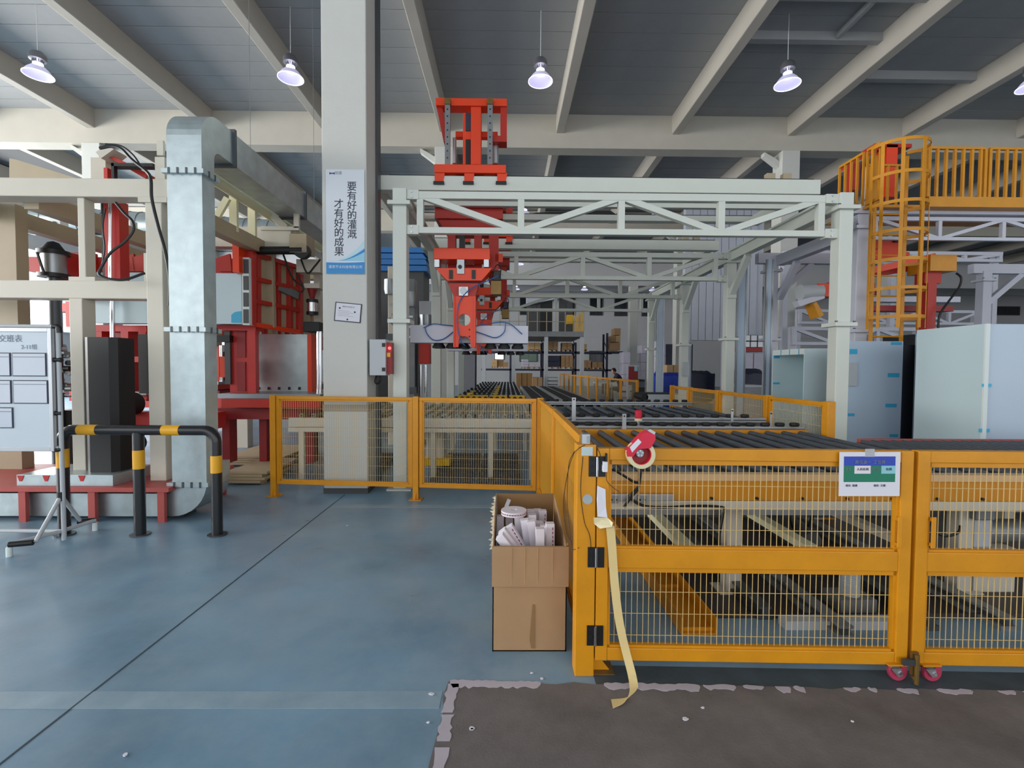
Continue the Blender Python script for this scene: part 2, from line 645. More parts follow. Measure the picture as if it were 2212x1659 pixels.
# corrugated partition with a dark doorway, right of centre
Yp = 21.0
x0, x1 = PX(1478, Yp, 650), PX(1648, Yp, 650)
zt = PZ(735, Yp, 1530)
pw = struct(MB().box(x0, x1, Yp + .05, Yp + .25, zt, SLAB).box(x0, PX(1494, Yp), Yp + .05, Yp + .25, 0, zt).box(PX(1562, Yp), x1, Yp + .05, Yp + .25, 0, zt)
            .build('wall_partition', 'wall_panel'))
k = int((x1 - x0) / 0.32)
for i in range(k):
    a = x0 + 0.32 * i
    B(a + .012, a + .308, Yp, Yp + .05, zt if PX(1494, Yp) < a + .3 and a < PX(1562, Yp) else 0.0, SLAB).build('wall_sheet', 'wall_panel', pw)
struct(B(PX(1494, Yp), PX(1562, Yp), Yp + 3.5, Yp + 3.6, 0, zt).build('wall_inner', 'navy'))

# ---- building columns
def bcolumn(x, y, label, w=0.55, ztop=SLAB):
    t = thing('column', label, 'column', (x, y + w / 2, 0), 'concrete building columns')
    B(x - w / 2, x + w / 2, y, y + w, 0, ztop).build('shaft', 'column_paint', t, bevel=0.012)
    B(x - w / 2 - .004, x + w / 2 + .004, y - .004, y + w + .004, 0, 0.07).build('plinth', 'joint', t)
    return t


c0 = bcolumn(PX(745, 6.0, 700), 6.0, 'broad pale column with a slogan poster, nearest the camera', 0.552)
x0c, x1c = PX(745, 6.0, 700) - .276, PX(745, 6.0, 700) + .276
B(x0c - .003, x1c + .003, 5.997, 6.555, PZ(889, 6.0, 745), PZ(874, 6.0, 745)).build('painted_band', 'column_band', c0)
B(x1c, x1c + .03, 6.40, 6.56, 0, 8.4).build('conduit', 'steel_dark', c0)
for (x, y, lb) in ((-1.99, 15.2, 'pale column behind the red lifting robot, under the first cross beam'), (8.78, 15.2, 'pale column behind the right end of the white trusses'),
                   (8.78, 24.3, 'distant column right of the orange mesh fence row'), (8.78, 33.4, 'farthest visible column beside the pallet rack'),
                   (-12.76, 15.2, 'pale column behind the galvanised duct at far left'), (-1.99, 24.3, 'distant column behind the second robot'),
                   (19.55, 24.3, 'distant column behind the caged ladder')):
    t = bcolumn(x, y - .275, lb, ztop=XB if y < 30 else 7.35)
    for s in (-1,):
        MB().prism([(x + s * .275, XB - .45), (x + s * .75, XB - .1), (x + s * .75, XB + .02), (x + s * .275, XB - .25)], y - .1, y + .1, 'y').build('haunch', 'column_paint', t)

# ---- high-bay lamps
def make_lamp():
    t = thing('pendant_lamp', '', 'lamp', (0, 0, 0))
    tube([(0, 0, 1.45), (0, 0, .42)], .008, 6).build('cord', 'grey_box', t)
    MB().lathe([(0, .42), (.10, .42), (.15, .36), (.15, .26), (.12, .25), (0, .25)], n=18).build('driver_housing', 'lamp_grey', t, smooth=True)
    fin = MB()
    for k in range(10):
        a = 2 * math.pi * k / 10
        fin.bar((.05 * math.cos(a), .05 * math.sin(a), .225), (.10 * math.cos(a), .10 * math.sin(a), .225), .008, .06)
    fin.build('heat_sink', 'lamp_grey', t)
    rf = MB().lathe([(.085, .13), (.12, .12), (.19, .05), (.262, -.055), (.258, -.057), (.18, .045), (.11, .11), (.08, .12)], n=28).build('reflector', 'shade', t, smooth=True)
    MB().lathe([(.256, -.052), (.266, -.052), (.268, -.066), (.258, -.068), (.256, -.052)], n=28).build('reflector_rim', 'shade_rim', rf, smooth=True)
    MB().lathe([(0, .095), (.085, .095), (.092, .12), (.085, .19), (0, .19)], n=16).build('led_module', 'led', t)
    return t


lamp = make_lamp()
first = True
names = {0: ['leftmost pendant lamp, over the press frame', 'pendant lamp left of the poster column', 'pendant lamp right of the red robot mast',
             'pendant lamp over the right end of the near truss', 'pendant lamp cut by the right picture edge']}
for r_, Y in enumerate((10.57, 19.7, 28.8, 37.9)):
    for k in range(-2, 3):
        X = 0.69 + 5.4 * k
        if r_ and k in (-2, -1):
            continue
        lb = names[0][k + 2] if r_ == 0 else 'distant pendant lamp, row %s behind the nearest, %s' % (('one', 'two', 'three')[r_ - 1], ('over the conveyors', 'over the right gantry columns', 'at far right')[k])
        z = PZ(170, 10.57, 1160)
        if first:
            lamp.location = (X, Y, z)
            lamp['label'] = lb
            lamp['group'] = 'pendant lamps'
            first = False
        else:
            dup(lamp, (X, Y, z), lb, group='pendant lamps')
# ================================================================ FENCES AND GATE
def wires(p0, p1, z0, z1, pitch=0.0285, hp=0.115, r=0.00135, off=0.0):
    """welded mesh of vertical and horizontal wires between two plan points"""
    p0, p1 = Vector(p0), Vector(p1)
    d = (p1 - p0)
    L = d.length
    d = d / L
    nrm = Vector((-d.y, d.x))
    mb = MB()
    n = max(2, int(round(L / pitch)))
    for i in range(1, n):
        q = p0 + d * (L * i / n)
        mb.bar((q.x, q.y, z0), (q.x, q.y, z1), r * 2, r * 2)
    k = int((z1 - z0) / hp)
    for i in range(1, k + 1):
        z = z1 - hp * i
        if z > z0 + .01:
            a = p0 + nrm * .003
            c = p1 + nrm * .003
            mb.bar((a.x, a.y, z), (c.x, c.y, z), r * 1.8, r * 1.8)
    return mb


def fence_panel(label, p0, p1, z0=0.15, z1=1.24, post0=True, post1=False, group='orange mesh fence panels', pw=0.07, fr=0.04, mesh=True, hp=.115, name='fence_panel', pitch=.0285, wm='wire'):
    p0, p1 = Vector(p0), Vector(p1)
    L = (p1 - p0).length
    d = (p1 - p0) / L
    t = thing(name, label, 'fence', (p0.x, p0.y, 0), group)
    a = p0 + d * (pw / 2 + .006 if post0 else .004)
    c = p1 - d * (pw / 2 + .006)
    for on, q in ((post0, p0), (post1, p1)):
        if on:
            bar((q.x, q.y, 0), (q.x, q.y, z1 + .01), pw, pw, up=(d.x, d.y, 0)).build('post', 'orange', t, bevel=.004)
            bar((q.x - d.x * .075, q.y - d.y * .075, .004), (q.x + d.x * .075, q.y + d.y * .075, .004), .13, .008).build('base_plate', 'orange', t)
            n2 = Vector((-d.y, d.x))
            MB().add([(q.x - n2.x * .035, q.y - n2.y * .035, .008), (q.x - n2.x * .062, q.y - n2.y * .062, .008), (q.x - n2.x * .035, q.y - n2.y * .035, .10),
                      (q.x - n2.x * .035 + d.x * .006, q.y - n2.y * .035 + d.y * .006, .008), (q.x - n2.x * .062 + d.x * .006, q.y - n2.y * .062 + d.y * .006, .008),
                      (q.x - n2.x * .035 + d.x * .006, q.y - n2.y * .035 + d.y * .006, .10)],
                     [(0, 1, 2), (5, 4, 3), (0, 3, 4, 1), (1, 4, 5, 2), (2, 5, 3, 0)]).build('gusset', 'orange', t)
    for nm, z in (('top_rail', z1 - fr / 2), ('bottom_rail', z0 + fr / 2)):
        bar((a.x, a.y, z), (c.x, c.y, z), fr, fr).build(nm, 'orange', t, bevel=.003)
    for q in (a + d * fr / 2, c - d * fr / 2):
        bar((q.x, q.y, z0 + fr), (q.x, q.y, z1 - fr), fr, fr, up=(d.x, d.y, 0)).build('stile', 'orange', t, bevel=.003)
    ia, ic = a + d * fr, c - d * fr
    inf = MB()
    for z in (z0 + fr + .009, z1 - fr - .009):
        inf.bar((ia.x, ia.y, z), (ic.x, ic.y, z), .022, .018)
    for q in (ia + d * .009, ic - d * .009):
        inf.bar((q.x, q.y, z0 + fr), (q.x, q.y, z1 - fr), .022, .018, up=(d.x, d.y, 0))
    inf.build('inner_frame', 'orange', t)
    if mesh:
        wires(ia, ic, z0 + fr, z1 - fr, hp=hp, pitch=pitch).build('wire_mesh', wm, t, kind='stuff')
    return t


GX, GY = PX(1265, 2.42, 1200), 2.47
fA = (PX(592, 5.9, 960), 5.9)
fB = (PX(899, 5.75, 960), 5.75)
fC = (PX(1166, 5.6, 960), 5.6)
fence_panel('orange mesh fence panel in front of the poster column', fA, fB)
fence_panel('orange mesh fence panel before the beige roller conveyor', fB, fC)
fM = (GX + .008, 4.12)
fence_panel('orange mesh fence panel meeting the far fence corner', fC, fM, post0=True, wm='wire_orange')
fence_panel('orange mesh fence panel beside the cardboard box', fM, (GX, GY + .055), post0=False, wm='wire_orange')

# ---- gate post with its hinges, gate leaves
gp = thing('gate_post', 'square orange post at the front left corner of the gate', 'post', (GX, GY, 0))
B(GX - .05, GX + .05, GY - .05, GY + .05, 0, 1.21).build('shaft', 'orange', gp, bevel=.005)
B(GX - .03, GX + .16, GY - .04, GY + .07, 0, .008).build('base_plate', 'bronze', gp)
MB().prism([(GX + .05, .008), (GX + .14, .008), (GX + .05, .12)], GY - .004, GY + .004, 'y').build('gusset', 'orange', gp)
B(GX - .028, GX + .03, GY - .053, GY - .05, 1.155, 1.2).build('reflective_patch', 'galv', gp)
MB().lathe([(0, GY - .053), (.026, GY - .053), (.026, GY - .05), (0, GY - .05)], c=(GX + .006, 0, .93), n=14, axis='y').build('reflective_patch', 'galv', gp)

GR = math.radians(-1.5)
HX = GX + .056


def gate_leaf(label, x0, x1, mirror=False):
    t = thing('gate_leaf', label, 'gate', (HX, GY - .02, 0), 'orange mesh gate leaves')
    y0, y1 = GY - .05, GY
    sw = .062
    for a, c in ((x0, x0 + sw), (x1 - sw, x1)):
        B(a, c, y0, y1, .085, 1.192).build('stile', 'orange', t, bevel=.004)
    for nm, a, c in (('top_rail', 1.132, 1.192), ('mid_rail', .572, .672), ('bottom_rail', .085, .152)):
        B(x0 + sw, x1 - sw, y0 + .002, y1, a, c).build(nm, 'orange', t, bevel=.004)
    for (a, c) in ((.672, 1.132), (.152, .572)):
        f = MB()
        xa, xb = x0 + sw, x1 - sw
        f.box(xa, xb, y0 + .012, y1 - .01, c - .024, c).box(xa, xb, y0 + .012, y1 - .01, a, a + .012)
        f.box(xa, xa + .014, y0 + .012, y1 - .01, a, c).box(xb - .014, xb, y0 + .012, y1 - .01, a, c)
        f.build('inner_frame', 'orange', t)
        wires((xa + .01, y0 + .028), (xb - .01, y0 + .028), a + .01, c - .02, pitch=.0296, hp=.115, r=.0014).build('wire_mesh', 'wire', t, kind='stuff')
    xh = x1 - .085 if not mirror else x0 + .062
    B(xh, xh + .024, y0 - .018, y0 - .012, .70, .86).build('handle', 'orange', t, bevel=.006)
    for z in (.715, .845):
        B(xh + .006, xh + .018, y0 - .014, y0 + .01, z - .008, z + .008).build('handle_lug', 'orange', t)
    t.rotation_euler.z = GR
    return t


L1 = 1.60
leaf1 = gate_leaf('orange mesh gate leaf hinged on the front post, with the taped sign', HX, HX + L1)
leaf2 = gate_leaf('orange mesh gate leaf at the right picture edge', HX + L1 + .022, HX + L1 + .022 + 1.6, True)
for z in (1.10, .63, .22):
    h = MB()
    hx = HX - .003
    hg = thing('hinge', {1.10: 'top black hinge of the orange gate', .63: 'middle black hinge of the orange gate', .22: 'bottom black hinge of the orange gate'}[z], 'hinge', (hx, GY - .06, z), 'black gate hinges')
    B(hx - .042, hx - .004, GY - .056, GY - .05, z - .052, z + .052).build('hinge_plate', 'black', hg)
    B(hx + .004, hx + .042, GY - .058, GY - .052, z - .052, z + .052).build('hinge_plate', 'black', hg)
    tube([(hx, GY - .060, z - .05), (hx, GY - .060, z + .05)], .007, 10).build('hinge_pin', 'chrome', hg, smooth=True)
    for s in (-1, 1):
        for dz in (-.036, 0, .036):
            MB().lathe([(0, GY - .060), (.005, GY - .060), (.006, GY - .055)], c=(hx + s * .024, 0, z + dz), n=8, axis='y').build('screw', 'rubber', hg)


def gpt(px, py, out=0.0):
    """point on the turned front plane of the gate under a pixel"""
    Y = 2.4
    for _ in range(4):
        p = at(px, py, Y)
        Y = GY - .05 - out + math.tan(GR) * (p.x - HX)
    return at(px, py, Y)


# ---- casters and drop bolt at the meeting stiles
def caster(px, label):
    c = gpt(px, 1497)
    x, y = c.x, c.y + .01
    t = thing('caster', label, 'caster', (x, y, 0), 'gate casters')
    B(x - .05, x + .045, y - .03, y + .03, .092, .10).build('top_plate', 'orange', t)
    MB().lathe([(0, .092), (.03, .092), (.03, .078), (.02, .072), (0, .072)], c=(x, y, 0), n=14).build('swivel', 'chrome', t, smooth=True)
    a, c2 = (x - .012, .085), (x + .018, .042)
    for s in (-1, 1):
        MB().prism([(x - .03, .074), (x + .022, .074), (x + .032, .036), (x + .01, .030)], y + s * .02 - .002, y + s * .02 + .002, 'y').build('fork', 'alu', t)
    MB().lathe([(0, -.014), (.026, -.014), (.026, -.010), (.046, -.011), (.050, 0), (.046, .011), (.026, .010), (.026, .014), (0, .014)], c=(x + .018, y, .051), n=24, axis='y').build('wheel', 'wheel_pink', t, smooth=True)
    MB().lathe([(0, -.026), (.009, -.026), (.009, .026), (0, .026)], c=(x + .018, y, .051), n=10, axis='y').build('axle', 'chrome', t)


caster(1932, 'caster with pink wheel under the hinged gate leaf')
caster(2006, 'caster with pink wheel under the right gate leaf')
c = gpt(1980, 1450, .03)
db = thing('drop_bolt', 'rusty bronze drop bolt where the gate leaves meet', 'bolt', (c.x, c.y, 0))
tube([(c.x, c.y, .008), (c.x, c.y, .16)], .011, 10).build('rod', 'bronze', db, smooth=True)
B(c.x - .018, c.x + .018, c.y + .010, c.y + .022, .05, .165).build('bracket', 'bronze', db)
B(c.x - .07, c.x - .012, c.y - .004, c.y + .012, .105, .135).build('keeper', 'steel_dark', db)
MB().prism([(c.x - .03, .05), (c.x + .012, .05), (c.x + .004, .028), (c.x - .016, .028)], c.y - .006, c.y + .006, 'y').build('latch_tongue', 'bronze', db)

# ---- sign card taped to the gate
c = gpt(1878, 1024, .012)
W2, H2 = .152, .112
sg = thing('notice_card', 'white card with blue and green table taped to the gate', 'notice', (c.x, c.y, c.z))


def sgb(u0, v0, u1, v1, lay, name, m, par):
    return B(c.x + u0 * W2, c.x + u1 * W2, c.y - .001 - lay * .0006, c.y + .0, c.z + v0 * H2, c.z + v1 * H2).build(name, m, par)


card = sgb(-1, -1, 1, 1, 0, 'card_sheet', 'paper', sg)
sgb(-.85, .38, .84, .80, 1, 'header_panel', 'print_blue', sg)
sgb(-.85, -.36, .84, .38, 1, 'table_panel', 'print_green', sg)
sgb(-.5, .02, 0.03, .38, 2, 'table_cell', 'foam', sg)
sgb(.38, .02, .84, .38, 2, 'table_cell', 'print_cyan', sg)
ty = c.y - .0036
text_mesh('lettering', '高低温一  工位牌', .020, 'ink_soft', (c.x, ty, c.z + .070), parent=sg)
text_mesh('lettering', '人员在岗', .015, 'ink', (c.x - .036, ty, c.z + .032), parent=sg)
text_mesh('lettering', '在岗', .015, 'ink', (c.x + .094, ty, c.z + .032), parent=sg)
text_mesh('lettering', '班长  张建', .013, 'ink', (c.x - .09, ty, c.z - .052), parent=sg)
text_mesh('lettering', '组长  王建', .013, 'ink', (c.x + .05, ty, c.z - .052), parent=sg)
text_mesh('lettering', '姓名', .013, 'ink_soft', (c.x - .108, ty, c.z + .03), parent=sg)
text_mesh('lettering', '当前状态', .012, 'ink_soft', (c.x + .03, ty, c.z + .03), parent=sg)
B(c.x - .024, c.x + .022, c.y - .003, c.y + .0, c.z + .088, c.z + .128).build('clear_tape', 'clear_plastic', sg)
sg.rotation_euler = (0, math.radians(-.6), GR)

# ---- red tape dispenser with a cream tape roll, hung on the gate
c = gpt(1383, 981, .035)
R = .069
td = thing('tape_dispenser', 'red tape dispenser with cream tape roll hung on the gate', 'tape dispenser', (c.x, c.y, c.z - R))
MB().lathe([(R, -.026), (R, .026), (.05, .026), (.05, -.026), (R, -.026)], c=(c.x, c.y, c.z), n=36, axis='y').build('tape_roll', 'tape_roll', td, smooth=True)
MB().lathe([(.05, -.020), (.05, .03), (.047, .03), (.047, -.020), (.05, -.020)], c=(c.x, c.y, c.z), n=28, axis='y').build('hub_ring', 'dispenser_red', td, smooth=True)
MB().lathe([(0, .008), (.047, .008), (.047, .012), (0, .012)], c=(c.x, c.y, c.z), n=24, axis='y').build('hub_plate', 'red_dark', td)
MB().lathe([(0, -.010), (.020, -.010), (.022, .008)], c=(c.x - .004, c.y, c.z + .006), n=12, axis='y').build('hub_cap', 'clear_plastic', td, smooth=True)
for k in range(5):
    a = 2 * math.pi * k / 5 + .3
    MB().lathe([(0, -.014), (.006, -.014), (.0065, -.009)], c=(c.x - .004 + .012 * math.cos(a), c.y, c.z + .006 + .012 * math.sin(a)), n=10, axis='y').build('hub_lobe', 'chrome', td)


def dp(px, py):
    q = at(px, py, c.y)
    return (q.x, q.z)


arm = [dp(1350, 975), dp(1356, 962), dp(1386, 936), dp(1400, 928), dp(1412, 936), dp(1412, 948), dp(1402, 966), dp(1376, 968), dp(1364, 984), dp(1352, 984)]
MB().prism(arm, c.y - .030, c.y - .024, 'y').build('side_plate', 'dispenser_red', td)
MB().prism([dp(1352, 972), dp(1386, 936), dp(1400, 928), dp(1404, 934), dp(1360, 976)], c.y - .024, c.y + .034, 'y').build('frame_plate', 'dispenser_red', td)
MB().prism([dp(1357, 964), dp(1375, 946), dp(1382, 953), dp(1362, 975)], c.y - .0325, c.y - .0302, 'y').build('paper_label', 'paper', td)
MB().prism([dp(1394, 928), dp(1400, 925), dp(1412, 932), dp(1409, 937)], c.y - .034, c.y + .036, 'y').build('cutter_blade', 'alu', td)

# ---- white foam angle piece and the hanging masking strip
c = gpt(1300, 1088, .012)
MB().add([v for (px, py, o) in ((1290, 1049, .004), (1308, 1057, .004), (1309, 1095, .006), (1312, 1118, .012), (1291, 1116, .012), (1289, 1080, .006)) for v in (tuple(gpt(px, py, o)),)]
         + [v for (px, py, o) in ((1290, 1049, .016), (1308, 1057, .016), (1309, 1095, .02), (1312, 1118, .03), (1291, 1116, .03), (1289, 1080, .02)) for v in (tuple(gpt(px, py, o)),)],
         [(0, 1, 2, 3, 4, 5), (11, 10, 9, 8, 7, 6)] + [(i, (i + 1) % 6, 6 + (i + 1) % 6, 6 + i) for i in range(6)]).build('foam_guard', 'paper')
fg = tag(bpy.data.objects['foam_guard'], 'white curved foam strip stuck beside the gate hinges', 'foam piece')
q0, q1, q2, q3 = gpt(1283, 1118, .012), gpt(1324, 1129, .05), gpt(1322, 1138, .05), gpt(1296, 1142, .03)
MB().add([tuple(v) for v in (q0, gpt(1312, 1118, .012), q1, q2, q3, gpt(1284, 1132, .012))] + [tuple(v + Vector((0, .016, -.004))) for v in (q0, gpt(1312, 1118, .012), q1, q2, q3, gpt(1284, 1132, .012))],
         [(0, 1, 2, 3, 4, 5), (11, 10, 9, 8, 7, 6)] + [(i, (i + 1) % 6, 6 + (i + 1) % 6, 6 + i) for i in range(6)]).build('foam_lip', 'tape_roll', fg)
path = [gpt(1318, 1136, .03), gpt(1322, 1180, .02), gpt(1326, 1240, .015), gpt(1333, 1310, .014), gpt(1342, 1365, .02), gpt(1354, 1415, .03),
        fl(1366, 1462, .05), fl(1368, 1490, .02), fl(1352, 1512, .008), fl(1322, 1521, .008)]
path = smooth_path(path, 6)
mb = MB()
k = len(path)
for i, p in enumerate(path):
    f = i / (k - 1)
    wd = Vector((.021, -.004, 0)) if f < .75 else Vector((.021 * (1 - (f - .75) * 3.6), .03 * (f - .75) * 4, 0))
    for v in (p - wd, p + wd, p + wd + Vector((0, .0012, .0012)), p - wd + Vector((0, .0012, .0012))):
        mb.v.append(tuple(v))
for i in range(k - 1):
    for j in range(4):
        j2 = (j + 1) % 4
        mb.f.append((i * 4 + j, i * 4 + j2, i * 4 + 4 + j2, i * 4 + 4 + j))
mb.f += [(0, 1, 2, 3), tuple((k - 1) * 4 + j for j in (3, 2, 1, 0))]
tag(mb.build('masking_strip', 'masking', smooth=True), 'long cream masking tape strip hanging from the gate to the floor', 'tape')

# ---- sensors and loose wiring on the gate post
s1 = thing('sensor_box', 'small silver cube sensor on top of the gate post', 'sensor', (GX - .005, GY, 1.21))
B(GX - .022, GX + .02, GY - .035, GY + .02, 1.21, 1.262).build('housing', 'alu', s1, bevel=.003)
B(GX + .002, GX + .018, GY - .037, GY - .034, 1.218, 1.254).build('face_plate', 'steel', s1)
c = gpt(1307, 1008, .02)
s2 = thing('limit_switch', 'small white switch with black lever on the gate stile', 'sensor', (c.x, c.y, c.z))
B(c.x - .014, c.x + .012, c.y - .012, c.y + .014, c.z - .026, c.z + .026).build('housing', 'paper', s2, bevel=.003)
B(c.x + .0, c.x + .01, c.y - .006, c.y + .006, c.z + .026, c.z + .068).build('lever', 'black', s2)
wl_ = GX - .056
cable('sensor_cable', [(GX - .01, GY - .053, 1.21), (GX - .045, GY - .056, 1.19), (wl_ - .01, GY - .02, 1.15), (wl_ - .02, GY + .12, 1.02), (wl_ - .03, GY + .2, .84), (wl_ - .02, GY + .16, .70), (wl_ - .012, GY + .05, .68)], .0018, 'black',
      label='thin black wire looped down the side of the gate post', cat='cable')
cable('sensor_cable', [(wl_ - .004, GY - .02, 1.17), (wl_ - .015, GY + .10, 1.08), (wl_ - .02, GY + .12, .9), (wl_ - .015, GY + .06, .74), (wl_ - .008, GY - .01, .66), (GX - .035, GY - .056, .68)], .0018, 'black',
      label='second thin black wire hanging lower on the gate post', cat='cable')
cable('sensor_cable', [(GX + .03, GY - .03, 1.22), (GX + .06, GY - .06, 1.18), (GX + .075, GY - .075, 1.12), (GX + .08, GY - .076, 1.10)], .002, 'black',
      label='short black wire from the silver sensor to the switch', cat='cable')
cable('sensor_cable', [gpt(1309, 1020, .02), gpt(1312, 1040, .008), gpt(1328, 1056, .004), gpt(1338, 1062, .004)], .0015, 'black', label='short black wire below the white gate switch', cat='cable')
cable('sensor_cable', [(GX - .02, GY - .055, 1.15), (GX - .03, GY - .056, .98), (GX - .01, GY - .056, .82), (GX + .02, GY - .057, .74), (GX + .03, GY - .057, .62)], .0018, 'black',
      label='thin black wire running down the front of the gate post', cat='cable')

# ---- cardboard box with white cartons
bx0, bx1, by0, by1 = PX(1064, 2.64, 1300), PX(1224, 2.64, 1300), 2.64, 3.34
hf, hb = PZ(1180, 2.64, 1140), PZ(1066, 3.34, 1130)
bt = .006
bxo = thing('cardboard_box', 'open brown cardboard box full of white cartons beside the fence', 'box', ((bx0 + bx1) / 2, (by0 + by1) / 2, 0))
B(bx0, bx1, by0, by0 + bt, 0, hf).build('front_panel', 'card', bxo)
B(bx0 + .01, bx1 - .01, by1 - bt, by1, 0, hb).build('back_panel', 'card_dark', bxo)
MB().prism([(by0, 0), (by1, 0), (by1, hb), (by0, hf)], bx0, bx0 + bt, 'x').build('side_panel', 'card', bxo)
MB().prism([(by0, 0), (by1, 0), (by1, hb), (by0, hf)], bx1 - bt, bx1, 'x').build('side_panel', 'card', bxo)
B(bx0, bx1, by0, by1, .001, .008).build('bottom_panel', 'card', bxo)
zf = PZ(1265, 2.64, 1140)
MB().prism([(by0 - .004, hf), (by0 - .010, hf), (by0 - .016, zf), (by0 - .011, zf)], bx0 - .004, bx1 + .008, 'x').build('front_flap', 'card', bxo)
for f in (.25, .43, .6, .8):
    x = bx0 + (bx1 - bx0) * f
    B(x - .001, x + .001, by0 - .0165, by0 - .012, zf + .01, hf - .004).build('crease', 'card_light', bxo)
MB().prism([(bx1 - .003, hf - .02), (bx1 - .003, hf), (bx1 + .008, hf + .005), (bx1 + .008, hf - .02)], by0 + .02, by0 + .5, 'y').build('side_flap', 'card_light', bxo)
MB().prism([(bx0 + .21, .07), (bx0 + .225, .27), (bx0 + .238, .27), (bx0 + .24, .02), (bx0 + .22, .02)], by0 - .0035, by0, 'y').build('worn_tape', 'card_dark', bxo)
rr = random.Random(11)
for i in range(26):
    y = by0 + .01 + (by1 - by0 - .03) * i / 26
    z = hf + (hb - hf) * (y - by0) / (by1 - by0)
    k = rr.uniform(.01, .035)
    MB().add([(bx0, y, z + .004), (bx0, y + .012, z - .02), (bx0 - k, y + rr.uniform(0, .02), z - rr.uniform(.0, .03)), (bx0 - .002, y + .004, z - .025)], [(0, 1, 2), (0, 2, 3), (1, 3, 2), (0, 3, 1)]).build('frayed_edge', 'card_frayed', bxo)
# label roll on top
c = at(1110, 1101, 3.05)
lr = thing('label_roll', 'flat white label roll on top of the cartons', 'roll', (c.x, c.y, c.z - .03))
MB().lathe([(.020, 0), (.082, 0), (.082, -.028), (.020, -.028), (.020, 0)], c=tuple(c), n=36).build('roll_body', 'foam', lr, smooth=True)
for k in range(16):
    a = math.pi + math.pi * k / 15
    B(c.x + .0828 * math.cos(a) - .006 * abs(math.sin(a)) - .001, c.x + .0828 * math.cos(a) + .006 * abs(math.sin(a)) + .001, c.y + .0828 * math.sin(a) - .0015, c.y + .0828 * math.sin(a) + .0005, c.z - .017, c.z - .010).build('red_mark', 'foam_print', lr)
# cartons: (top px, top py, depth, width, lean deg)
ct = [(1081, 1116, 3.1, .045, 0, 'white carton upright in the back left of the box'), (1100, 1120, 3.14, .05, 2, 'white carton half hidden below the label roll'), (1121, 1117, 3.0, .06, 3, 'white carton right under the label roll edge'),
      (1147, 1103, 3.2, .05, 0, 'white carton at the back middle of the box'), (1162, 1102, 3.22, .05, 0, 'white carton at the back right of the box'), (1173, 1104, 3.12, .05, -1, 'white carton with red print in the back right'),
      (1150, 1113, 3.0, .05, 0, 'white carton behind the two tilted ones'), (1133, 1124, 2.9, .05, 8, 'tilted white carton near the middle of the box'), (1147, 1127, 2.86, .05, 8, 'second tilted white carton near the middle of the box'),
      (1166, 1129, 2.95, .045, 0, 'short white carton right of the tilted pair'), (1176, 1136, 2.84, .045, 0, 'low white carton in the right row'), (1189, 1132, 2.8, .05, 0, 'white carton with red print at the right wall'),
      (1167, 1143, 2.74, .05, 0, 'front white carton right of centre in the box'), (1098, 1139, 2.82, .05, 32, 'white printed carton leaning far left in the box'), (1083, 1148, 2.76, .05, 38, 'white carton leaning at the front left of the box'),
      (1078, 1160, 2.70, .05, 38, 'lowest leaning white carton at the front left corner')]
for (px, py, Y, wd, lean, lb) in ct:
    c = at(px, py, Y)
    cz = PZ(1180, 2.66)
    t = thing('carton', lb, 'carton', (c.x, c.y, c.z), 'white cartons in the cardboard box')
    ln = .24 if lean < 20 else .16
    o = B(c.x - wd / 2, c.x + wd / 2, c.y - .001, c.y + .06, c.z - ln, c.z).build('carton_body', 'foam', t, bevel=.002)
    if 'print' in lb:
        for k in range(6):
            B(c.x + wd * .22, c.x + wd * .36, c.y - .0018, c.y - .0005, c.z - .02 - .024 * k - .016, c.z - .02 - .024 * k).build('red_mark', 'foam_print', t)
    t.rotation_euler = (math.radians(-4), math.radians(-lean), 0)
c = at(1091, 1085, 3.12)
ps = B(c.x - .012, c.x + .012, c.y, c.y + .002, c.z - .05, c.z + .025).build('tape_scrap', 'clear_plastic')
tag(ps, 'clear tape scrap sticking up behind the label roll', 'scrap')
ps.rotation_euler = (0, math.radians(22), 0)
# ================================================================ WHITE TRUSS GANTRY
Y0 = 6.2
CXL = (PX(848, Y0, 600), PX(848, Y0, 600) + .178)
CXR = (PX(1811, Y0, 600), PX(1811, Y0, 600) + .178)
ZT = PZ(405, Y0, 860)


def gcolumn(t, x0, x1, y, ztop, m='white_paint', flanges=True):
    c = B(x0, x1, y, y + .178, 0.02, ztop).build('column', m, t, bevel=.008)
    B(x0 - .07, x1 + .07, y - .07, y + .25, 0, .02).build('base_plate', m, c)
    if flanges:
        for z in (ztop - .20, 2.195):
            f = B(x0 - .055, x1 + .055, y - .055, y + .233, z - .025, z + .025).build('flange', m, c, bevel=.003)
            for sx in (x0 - .03, x1 + .03):
                B(sx - .012, sx + .012, y - .04, y - .016, z + .025, z + .045).build('bolt', 'steel_dark', c)


def truss(t, xa, xb, y, zt, zb, n, m='white_paint', s=.092, first_down=True):
    """Warren truss with verticals: chords centred between the two z bands"""
    B(xa, xb, y, y + s, zt - s, zt).build('top_chord', m, t, bevel=.004)
    B(xa, xb, y, y + s, zb, zb + s * .85).build('bottom_chord', m, t, bevel=.004)
    xs = [xa + s / 2 + (xb - xa - s) * i / n for i in range(n + 1)]
    for x in xs:
        B(x - s * .46, x + s * .46, y + .002, y + s - .002, zb + s * .8, zt - s).build('vertical', m, t, bevel=.003)
    for i in range(n):
        up = (i % 2 == 0) == first_down
        za, zc = (zt - s * .7, zb + s * .6) if up else (zb + s * .6, zt - s * .7)
        bar((xs[i] + (s * .5), y + s / 2, za), (xs[i + 1] - s * .5, y + s / 2, zc), s * .86, s * .86, up=(0, 1, 0)).build('diagonal', m, t, bevel=.003)


